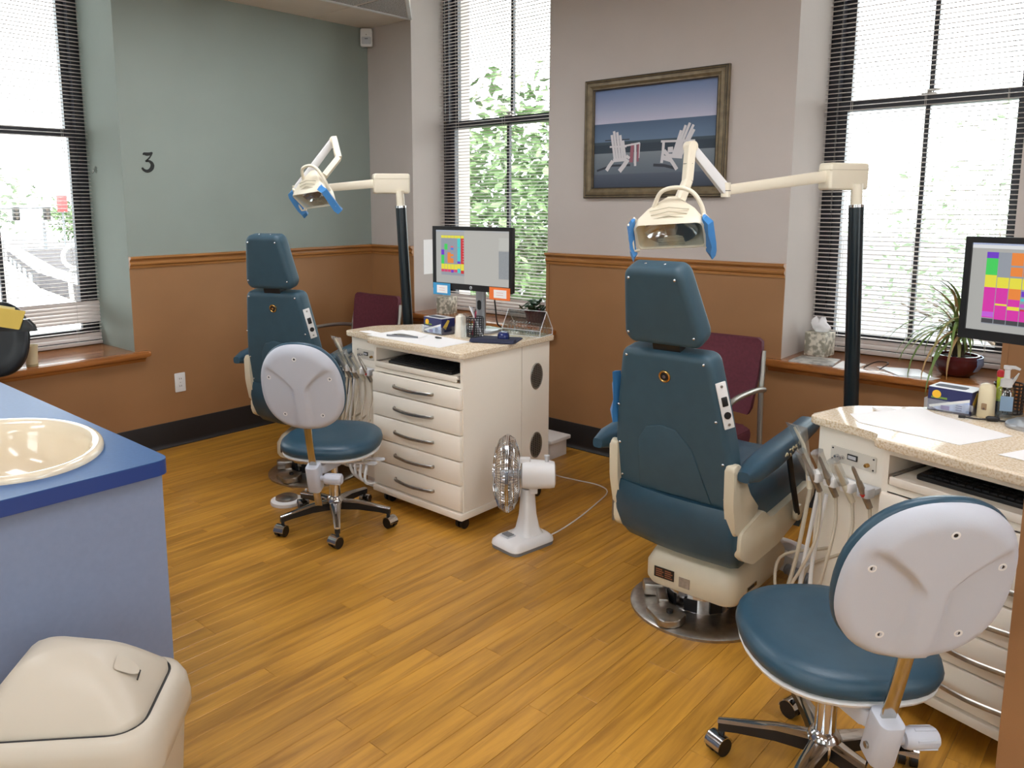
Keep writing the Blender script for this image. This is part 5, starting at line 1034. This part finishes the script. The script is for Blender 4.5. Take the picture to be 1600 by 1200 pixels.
for r, y, w_ in ((0.1765, 0.088, 0.004), (0.1765, 0.096, 0.004), (0.160, 0.062, 0.0018), (0.118, 0.045, 0.0016), (0.165, 0.118, 0.0018), (0.118, 0.148, 0.0016), (0.072, 0.036, 0.002), (0.06, 0.157, 0.002)):
    MB().tube([(r*math.cos(2*PI*i/48), y, r*math.sin(2*PI*i/48)) for i in range(48)], w_, 6, True, Mf).build('cage_ring', M_chrome, t)
MB().cyl((0, 0.152, 0), (0, 0.160, 0), 0.046, n=28, M=Mf).build('badge', M_white, t)
MB().cyl((0, 0.03, 0), (0, 0.12, 0), 0.022, 0.016, n=18, M=Mf).build('blade_hub', M_ltgrey, t)
M_blade = clear('blade_plastic', (0.72, 0.74, 0.76), 0.25, 0.15)
for k in range(4):
    rows = [[Mf @ Matrix.Rotation(k*PI/2, 4, 'Y') @ V((r*math.cos(a), 0.085+dy*(r/0.15), r*math.sin(a))) for a, dy in ((-0.42*s2, -0.026), (-0.1, -0.006), (0.25*s2, 0.012), (0.50*s2, 0.028))]+[Mf @ Matrix.Rotation(k*PI/2, 4, 'Y') @ V((r*math.cos(a), 0.0875+dy*(r/0.15), r*math.sin(a))) for a, dy in ((0.50*s2, 0.028), (0.25*s2, 0.012), (-0.1, -0.006), (-0.42*s2, -0.026))] for r, s2 in ((0.02, 0.7), (0.06, 1.0), (0.11, 1.25), (0.145, 1.15), (0.152, 0.8))]
    MB().loft(rows).build('blade', M_blade, t)
cp = [(2.665, -1.24, 0.012), (2.66, -1.15, 0.004), (2.642, -0.97, 0.004), (2.60, -0.74, 0.004), (2.55, -0.55, 0.004), (2.455, -0.49, 0.004), (2.316, -0.505, 0.004), (2.18, -0.515, 0.004), (2.05, -0.45, 0.004)]
Mt = t.matrix_world.copy(); Mi = (T(2.62, -1.365, 0) @ RZ(-8)).inverted()
MB().tube([Mi @ p for p in bez(cp, 64)], 0.0033, 8).build('power_cord', M_white, t)

# ================================================================== SMALL FLOOR THINGS
t = thing('foot_control', 'round white foot pedal with a steel cap beside the farther stool', 'foot pedal', (1.385, -1.80, 0))
MB().lathe([(0.082, 0.0), (0.084, 0.006), (0.082, 0.018), (0.068, 0.024), (0.0, 0.024)], 32).build('base', M_white, t); MB().lathe([(0.058, 0.022), (0.057, 0.034), (0.045, 0.040), (0.0, 0.042)], 28).build('cap', M_steel, t); MB().tube([(0.05, 0.03, 0.02), (0.09, 0.05, 0.035), (0.10, 0.055, 0.085)], 0.006, 8).build('lever', M_white, t)
t = thing('foot_control', 'white wedge foot pedal behind the near chair pedestal', 'foot pedal', (3.60, -0.74, 0.0), math.radians(-25))
MB().loft([[(x*s, y*s, z) for x, y in rpoly([(-0.16, -0.05), (0.0, -0.09), (0.14, -0.06), (0.16, 0.06), (0.0, 0.09), (-0.12, 0.06)], 0.03)] for s, z in ((1.0, 0.0), (1.02, 0.01), (1.0, 0.055), (0.94, 0.07))]).build('housing', M_white, t, smooth=50); MB().prism(rrect(0.05, 0.03, 0.02, 4), 0.07, 0.074).build('tread', M_ltgrey, t)
t = thing('ribbed_hose', 'grey ribbed hose lying by the near chair pedestal', 'hose', (3.80, -1.02, 0.0))
hp = bez([(-0.16, 0.12, 0.05), (-0.06, 0.10, 0.04), (0.03, 0.03, 0.028), (0.12, -0.02, 0.028), (0.22, 0.0, 0.03)], 60)
MB().tube(hp, [0.024 if i % 2 else 0.020 for i in range(len(hp))], 12).build('ribbed_tube', M_grey, t)
cl = [(-0.10+0.22*i/80+0.012*math.cos(i*0.9), -0.10+0.09*i/80, 0.024+0.016*math.sin(i*0.9)) for i in range(81)]
o = MB().tube([V(p) for p in cl], 0.0035, 6).build('coiled_cord', M_grey, None); o.location = (3.86, -1.10, 0.0); tag(o, 'grey coiled cord on the floor by the near chair pedestal', 'cord')
o = thing('step_box', 'low white step box poking out behind the farther cart', 'step', (1.83, -0.235, 0)); MB().box((-0.17, -0.085, 0.0), (0.165, 0.085, 0.105), None, 0.004).build('body', M_white, o); MB().box((-0.19, -0.105, 0.105), (0.19, 0.095, 0.130), None, 0.006).build('tread', M_white, o)

# ================================================================== ON THE WALLS
t = thing('wall_number', 'black italic number 3 on the green wall', 'number', (0, -1.776, 1.81))
M3 = basis((0, 0, 0), (0, 1, 0), (0, 0, 1), (1, 0, 0))
k3 = 0.00054
pt = [(893, 972), (898, 964), (915, 966), (935, 964), (954, 956), (935, 985), (916, 1003), (908, 1010), (928, 1008), (944, 1018), (950, 1034), (944, 1052), (928, 1066), (908, 1070), (890, 1062), (880, 1050)]
wd = [3, 9, 13, 12, 4, 5, 6, 6, 8, 12, 15, 15, 13, 11, 9, 7]
P3 = [V(((x-917)*0.00095, -(y-1013)*0.00098)) for x, y in pt]
q3 = bez([(p.x, p.y, 0) for p in P3], 60); w3 = []
for i in range(len(q3)): u = i/(len(q3)-1)*(len(wd)-1); j = min(int(u), len(wd)-2); w3.append((wd[j]*(1-(u-j))+wd[j+1]*(u-j))*0.0016)
MB().ribbon([(p.x, p.y) for p in q3], w3, 0.0, 0.002, M3).build('numeral', mat('number_black', (22, 24, 22), 0.5), t, smooth=0)
t = thing('wall_outlet', 'white power outlet low on the brown wainscot', 'outlet', (0.006, -1.654, 0.412))
Mo = basis((0, 0, 0), (0, 1, 0), (0, 0, 1), (1, 0, 0)); MB().prism(rrect(0.036, 0.062, 0.004, 3), 0, 0.006, Mo, 0.002).build('cover_plate', M_white, t)
for zz in (-0.024, 0.024):
    s_ = MB().prism(rrect(0.017, 0.015, 0.008, 4, 0, zz), 0.006, 0.0085, Mo).build('socket', M_white, t)
    for yy in (-0.006, 0.006): MB().box((yy-0.0015, zz-0.004, 0.0085), (yy+0.0015, zz+0.006, 0.009), Mo).build('slot', M_black, s_, smooth=0)
MB().cyl((0, 0, 0.006), (0, 0, 0.0075), 0.003, n=8, M=Mo).build('screw', M_steel, t)
t = thing('motion_sensor', 'white motion sensor in the ceiling corner', 'sensor', (0.05, -0.05, 2.775), math.radians(45))
MB().prism(rrect(0.045, 0.065, 0.012, 4), -0.03, 0.018, XZ, 0.008).build('housing', M_white, t); MB().prism(rrect(0.036, 0.026, 0.008, 4, 0, -0.022), 0.016, 0.024, XZ, 0.003).build('lens', M_ltgrey, t); MB().box((-0.012, -0.012, 0.022), (0.012, -0.008, 0.026), XZ).build('slot', M_black, t, smooth=0); MB().cyl((0.0, 0.02, 0.018), (0.0, 0.02, 0.0195), 0.004, n=10, M=XZ).build('indicator', M_chrome, t)
t = thing('suction_hook', 'small clear suction hook on the left window reveal', 'hook', (-0.374, Y1, 1.771)); MB().lathe([(0.022, 0.0), (0.018, 0.004), (0.008, 0.010), (0.007, 0.016), (0.0, 0.016)], 18, T(0, 0, 0) @ RX(90)).build('cup', M_clear, t); MB().tube(bez([(0, -0.014, 0), (0, -0.018, -0.02), (0, -0.028, -0.024), (0, -0.034, -0.012)], 12), 0.0025, 6).build('hook', M_chrome, t)
# framed beach picture
t = thing('framed_picture', 'bronze framed beach picture with two white adirondack chairs', 'picture', (2.445, 0, 1.918))
fw_, fh_ = 0.446, 0.342
pf = [(0.0, 0.0), (0.0, 0.020), (0.008, 0.030), (0.014, 0.026), (0.020, 0.030), (0.036, 0.032), (0.050, 0.022), (0.056, 0.024), (0.062, 0.020), (0.062, 0.004)]
MB().loft([[(sx*(fw_-d), -h, sz*(fh_-d)) for d, h in pf] for sx, sz in ((-1, -1), (1, -1), (1, 1), (-1, 1), (-1, -1))], caps=False).build('frame', M_bronze, t, smooth=30)
for d, h, w_ in ((0.005, 0.027, 0.004), (0.017, 0.0285, 0.0028), (0.059, 0.023, 0.0035)):
    MB().tube([(sx*(fw_-d), -h, sz*(fh_-d)) for sx, sz in ((-1, -1), (1, -1), (1, 1), (-1, 1))], w_, 4, True).build('frame_bead', M_bronzedk, t)
cw_, ch_ = fw_-0.06, fh_-0.06
MB().box((-fw_+0.02, -0.004, -fh_+0.02), (fw_-0.02, 0.0, fh_-0.02)).build('backing', M_bronzedk, t, smooth=0)
cv = MB(); Mc = T(0, -0.006, 0) @ XZ
def band(v0, v1, c0_, c1_, n):
    for i in range(n):
        a, b = v0+(v1-v0)*i/n, v0+(v1-v0)*(i+1)/n; f = (i+0.5)/n; cv.cur = tuple(c0_[k]*(1-f)+c1_[k]*f for k in range(3))
        cv.add([Mc @ V((-cw_, ch_*(1-2*a), 0)), Mc @ V((cw_, ch_*(1-2*a), 0)), Mc @ V((cw_, ch_*(1-2*b), 0)), Mc @ V((-cw_, ch_*(1-2*b), 0))], [(0, 1, 2, 3)])
band(0.0, 0.345, (100, 118, 155), (182, 180, 198), 26); band(0.345, 0.53, (70, 91, 118), (95, 116, 141), 14); band(0.53, 0.56, (59, 75, 86), (52, 66, 75), 3); band(0.56, 0.645, (38, 52, 66), (41, 54, 66), 4); band(0.645, 0.86, (118, 127, 134), (91, 100, 111), 14); band(0.86, 1.0, (79, 88, 102), (54, 61, 75), 8)
cv.build('canvas', M_print, t, smooth=0)
def pc(x, y):                        # crop pixel -> canvas position
    u = (x-188)/875; tl = 305-70*u; bl = 1012+12*u; v = (y-tl)/(bl-tl); return (-cw_+2*cw_*u, ch_*(1-2*v))
Mp_ = T(0, -0.0064, 0) @ XZ; M_pw = mat('painted_white', (206, 202, 204), 0.6); M_psh = mat('painted_shadow', (48, 52, 62), 0.6)
def strokes(name, lst, m):
    b = MB()
    for i, (pts, w_) in enumerate(lst): b.ribbon([pc(*p) for p in pts], w_, 0.0, 0.0006+0.00004*i, Mp_)
    return b.build(name, m, t, smooth=0)
strokes('painted_shadow', [([(215, 885), (330, 850), (470, 850)], 0.012), ([(640, 855), (720, 862), (800, 885)], 0.016)], M_psh)
MB().ribbon([pc(275, 665), pc(460, 660)], 0.006, 0, 0.0005, Mp_).build('painted_shrub', M_psh, t, smooth=0)
strokes('painted_chair', [([(352+20*i, 800), a_], 0.0155) for i, a_ in enumerate(((325, 625), (342, 598), (366, 606), (390, 628), (412, 668)))]+[([(312, 712), (440, 712)], 0.010), ([(425, 708), (538, 690)], 0.010), ([(340, 812), (442, 806)], 0.020), ([(338, 815), (312, 850), (290, 885)], 0.022), ([(452, 808), (425, 850), (390, 893)], 0.026), ([(505, 700), (508, 858)], 0.014), ([(440, 780), (465, 800)], 0.016)], M_pw)
strokes('painted_towel', [([(485, 690), (476, 830)], 0.022), ([(526, 692), (526, 826)], 0.012)], mat('painted_rose', (150, 92, 104), 0.6)); strokes('painted_towel_stripe', [([(505, 690), (503, 838)], 0.010), ([(538, 690), (534, 800)], 0.006)], M_pw)
strokes('painted_chair', [([(775+14*i, 792), a_], 0.0145) for i, a_ in enumerate(((826, 608), (856, 572), (884, 556), (908, 570), (914, 604)))]+[([(690, 684), (922, 686)], 0.012), ([(708, 690), (706, 760), (698, 842)], 0.016), ([(712, 752), (745, 790), (840, 800)], 0.022), ([(740, 748), (775, 745)], 0.030), ([(748, 800), (780, 850), (806, 893)], 0.020), ([(700, 800), (760, 820)], 0.026)], M_pw)
# sliver of a second frame at the right picture edge
t = thing('framed_picture', 'dark picture frame cut off at the far right edge', 'picture', (4.62, 0, 1.80)); MB().box((-0.395, -0.022, -0.19), (0.395, 0, 0.19)).build('frame', M_bronzedk, t, smooth=0); MB().box((-0.35, -0.024, -0.15), (0.35, -0.021, 0.15)).build('canvas', mat('plain_canvas', (96, 104, 112), 0.6, noise=4, namp=0.2), t, smooth=0)

# ================================================================== OUTSIDE
GZ = -5.0
struct(MB().box((-160, -90, GZ-0.3), (60, 160, GZ)).build('street_ground', mat('asphalt', (84, 84, 88), 0.95, noise=1, namp=0.08), smooth=0))
def tree(label, c, trunk_h, R, nleaf, seed, sz=0.11, col=(92, 118, 70)):
    r_ = random.Random(seed); t = thing('leafy_tree', label, 'tree', (c[0], c[1], GZ), 0, 'trees outside the windows')
    H = c[2]-GZ
    MB().tube([(0, 0, 0), (0.1, 0.05, H*0.4), (0, 0, H*0.75), (0.1, 0, H)], [0.22, 0.17, 0.12, 0.05], 10).build('trunk', M_bark, t)
    cl = []
    for i in range(46):
        while True:
            p = V((r_.uniform(-1, 1), r_.uniform(-1, 1), r_.uniform(-1, 1)))
            if 0.25 < p.length < 1: break
        cl.append(V((p.x*R[0], p.y*R[1], H+p.z*R[2])))
    for i in range(10): MB().tube([(0, 0, H*0.55+0.05*i*H*0.5), (V((0, 0, H*0.7))+cl[i])/2, cl[i]], [0.06, 0.035, 0.012], 6).build('branch', M_bark, t)
    b = MB()
    for i in range(nleaf):
        k = cl[r_.randrange(len(cl))]; g = V((r_.gauss(0, 1), r_.gauss(0, 1), r_.gauss(0, 1)))*0.36*min(R)/1.6; p = k+g
        a = V((r_.uniform(-1, 1), r_.uniform(-1, 1), r_.uniform(-0.6, 0.6))).normalized(); q = a.orthogonal().normalized(); q = (Matrix.Rotation(r_.uniform(0, 6.28), 3, a) @ q); n_ = a.cross(q); s_ = sz*r_.uniform(0.6, 1.3)
        b.add([p-a*s_, p+q*s_*0.45+n_*s_*0.12, p+a*s_, p-q*s_*0.45+n_*s_*0.12], [(0, 1, 2), (0, 2, 3)])
    lm = mat('foliage_%d' % seed, col, 0.6, noise=1.3, namp=0.3); bb = lm.node_tree.nodes['Principled BSDF']
    o = b.build('foliage', lm, t, smooth=0); o['kind'] = 'stuff'; return t
tree('broad green tree outside the window behind the farther monitor', V((-3.2533, 5.5192, 0.4217)), 4, (2.6, 2.4, 2.3), 9000, 11)
tree('pale green tree outside the right hand window', V((2.9717, 12.0241, 0.4382)), 4, (2.4, 2.4, 2.2), 2200, 12, 0.09, (165, 182, 150))
tree('distant hazy tree left outside the number 3 window', V((-64.5598, 14.3574, 2.0068)), 4, (4, 4, 4), 900, 13, 0.35, (150, 165, 135))
tree('small distant tree behind the red sign outside the left window', V((-84.2771, 30.1766, 0.2307)), 4, (3, 3, 2.0), 900, 14, 0.3)
# terrace roof below the left window with a brick parapet, rail and street furniture
RZ0 = -1.5
rp = [V((-53.8832, 11.2187, -1.5000)), V((-43.6327, 10.7428, -1.5000)), V((-26.8217, 6.6012, -1.5000)), V((-20.4014, 5.6841, -1.5000)), V((-16.4943, 4.7709, -1.5000)), V((-11.2884, 2.2998, -1.5000)), V((-13.3436, 0.4747, -1.5000))]
c = sum(rp, V())/len(rp); o = MB().prism([(p.x-c.x, p.y-c.y) for p in rp], GZ-RZ0, 0.0).build('flat_roof', M_conc, None, smooth=0); o.location = (c.x, c.y, RZ0); tag(o, 'bright flat roof seen below the left window', 'roof')
a, b_, e = V((-44.7807, 11.0999, -1.5000)), V((-27.0707, 6.6871, -1.5000)), V((-19.1901, 5.5385, -1.5000))
t = thing('brick_building', 'dark low brick building beside the bright flat roof', 'building', (b_.x, b_.y, GZ))
q = [V((p.x-b_.x, p.y-b_.y)) for p in (a, b_, e)]; n2 = [v+V((0.6, 5.0)) for v in q]
MB().prism([tuple(v) for v in q]+[tuple(v) for v in reversed(n2)], 0, -GZ+RZ0+0.55).build('walls', M_brick, t, smooth=0)
for i in range(5):
    p = q[0].lerp(q[1], 0.15+0.16*i); dd = (q[1]-q[0]).normalized(); MB().box((0, -0.05, 0), (1.1, 0.03, 0.5), T(p.x, p.y, -GZ+RZ0-0.2) @ Matrix.Rotation(math.atan2(dd.y, dd.x), 4, 'Z')).build('window', mat('far_glass', (150, 160, 170), 0.2), t, smooth=0)
MB().prism([tuple(v*1.0) for v in q]+[tuple(v+V((0.1, 0.6))) for v in reversed(q)], -GZ+RZ0+0.55, -GZ+RZ0+0.68).build('coping', M_conc, t, smooth=0)
t = thing('pipe_railing', 'white looped pipe railing outside the left window', 'railing', (-1.9, -1.2, 0))
MB().tube(bez([V((-1.5994, 0.4122, 1.1366)), V((-1.7139, 0.3068, 1.1438)), V((-1.7644, 0.2463, 1.0800)), V((-1.7554, 0.2360, 0.9902)), V((-1.6920, 0.2817, 0.9257)), V((-1.5768, 0.3864, 0.9121))], 30), 0.022, 8).build('upper_loop', M_white, t); MB().tube(bez([V((-1.5755, 0.3850, 0.8993)), V((-1.6704, 0.2965, 0.8999)), V((-1.6938, 0.2641, 0.8488)), V((-1.6729, 0.2501, 0.6884)), V((-1.6512, 0.2449, 0.5665)), V((-1.5910, 0.1861, 0.0148))], 30), 0.022, 8).build('lower_loop', M_white, t); MB().tube([V((-1.6026, 0.4159, 1.1687)), V((-1.4771, 0.2922, 0.0141))], 0.022, 8).build('post', M_white, t)
p0 = V((-57.7415, 13.6644, 1.3450)); p1 = V((-54.1608, 17.0198, 1.4099)); t = thing('traffic_signal', 'traffic signal mast with two dark heads outside the left window', 'traffic light', (p0.x, p0.y, GZ))
L0 = V((p0.x, p0.y, GZ)); MB().tube([V((0, 0, 0)), p0-L0], 0.12, 8).build('pole', M_grey, t); MB().tube([p0-L0, p1-L0], 0.07, 8).build('mast_arm', M_grey, t)
for u in (V((-55.9113, 15.2965, 0.9806)), V((-54.3449, 16.7563, 0.9705))):
    p = V(u)-L0; h_ = MB().box((-0.2, -0.2, -0.45), (0.2, 0.2, 0.45), T(*p), 0.03).build('signal_head', M_black, t)
    for k in (-1, 0, 1): MB().cyl(p+V((0.2, 0, 0.28*k)), p+V((0.24, -0.02, 0.28*k)), 0.11, n=12).build('lens', mat('signal_lens', (70, 60, 50), 0.3), h_)
p = V((-75.9961, 24.0412, 0.0997)); t = thing('utility_pole', 'slim dark utility pole with short crossarms outside the left window', 'pole', (p.x, p.y, GZ)); MB().cyl((0, 0, 0), (0, 0, p.z-GZ), 0.19, 0.16, n=8).build('shaft', M_grey, t)
for k in range(3): MB().box((-0.6, -0.1, p.z-GZ-0.2-0.4*k), (0.6, 0.1, p.z-GZ-0.06-0.4*k)).build('crossarm', M_grey, t, smooth=0)
p = V((-56.8180, 18.7466, 1.6775)); t = thing('street_sign', 'tall red sign outside the left window', 'sign', (p.x, p.y, GZ)); MB().box((-0.28, -0.28, p.z-GZ-0.6), (0.28, 0.28, p.z-GZ+0.6), None, 0.02).build('panel', mat('sign_red', (196, 70, 70), 0.6), t); MB().cyl((0, 0, 0), (0, 0, p.z-GZ-0.6), 0.08, n=8).build('post', M_grey, t)
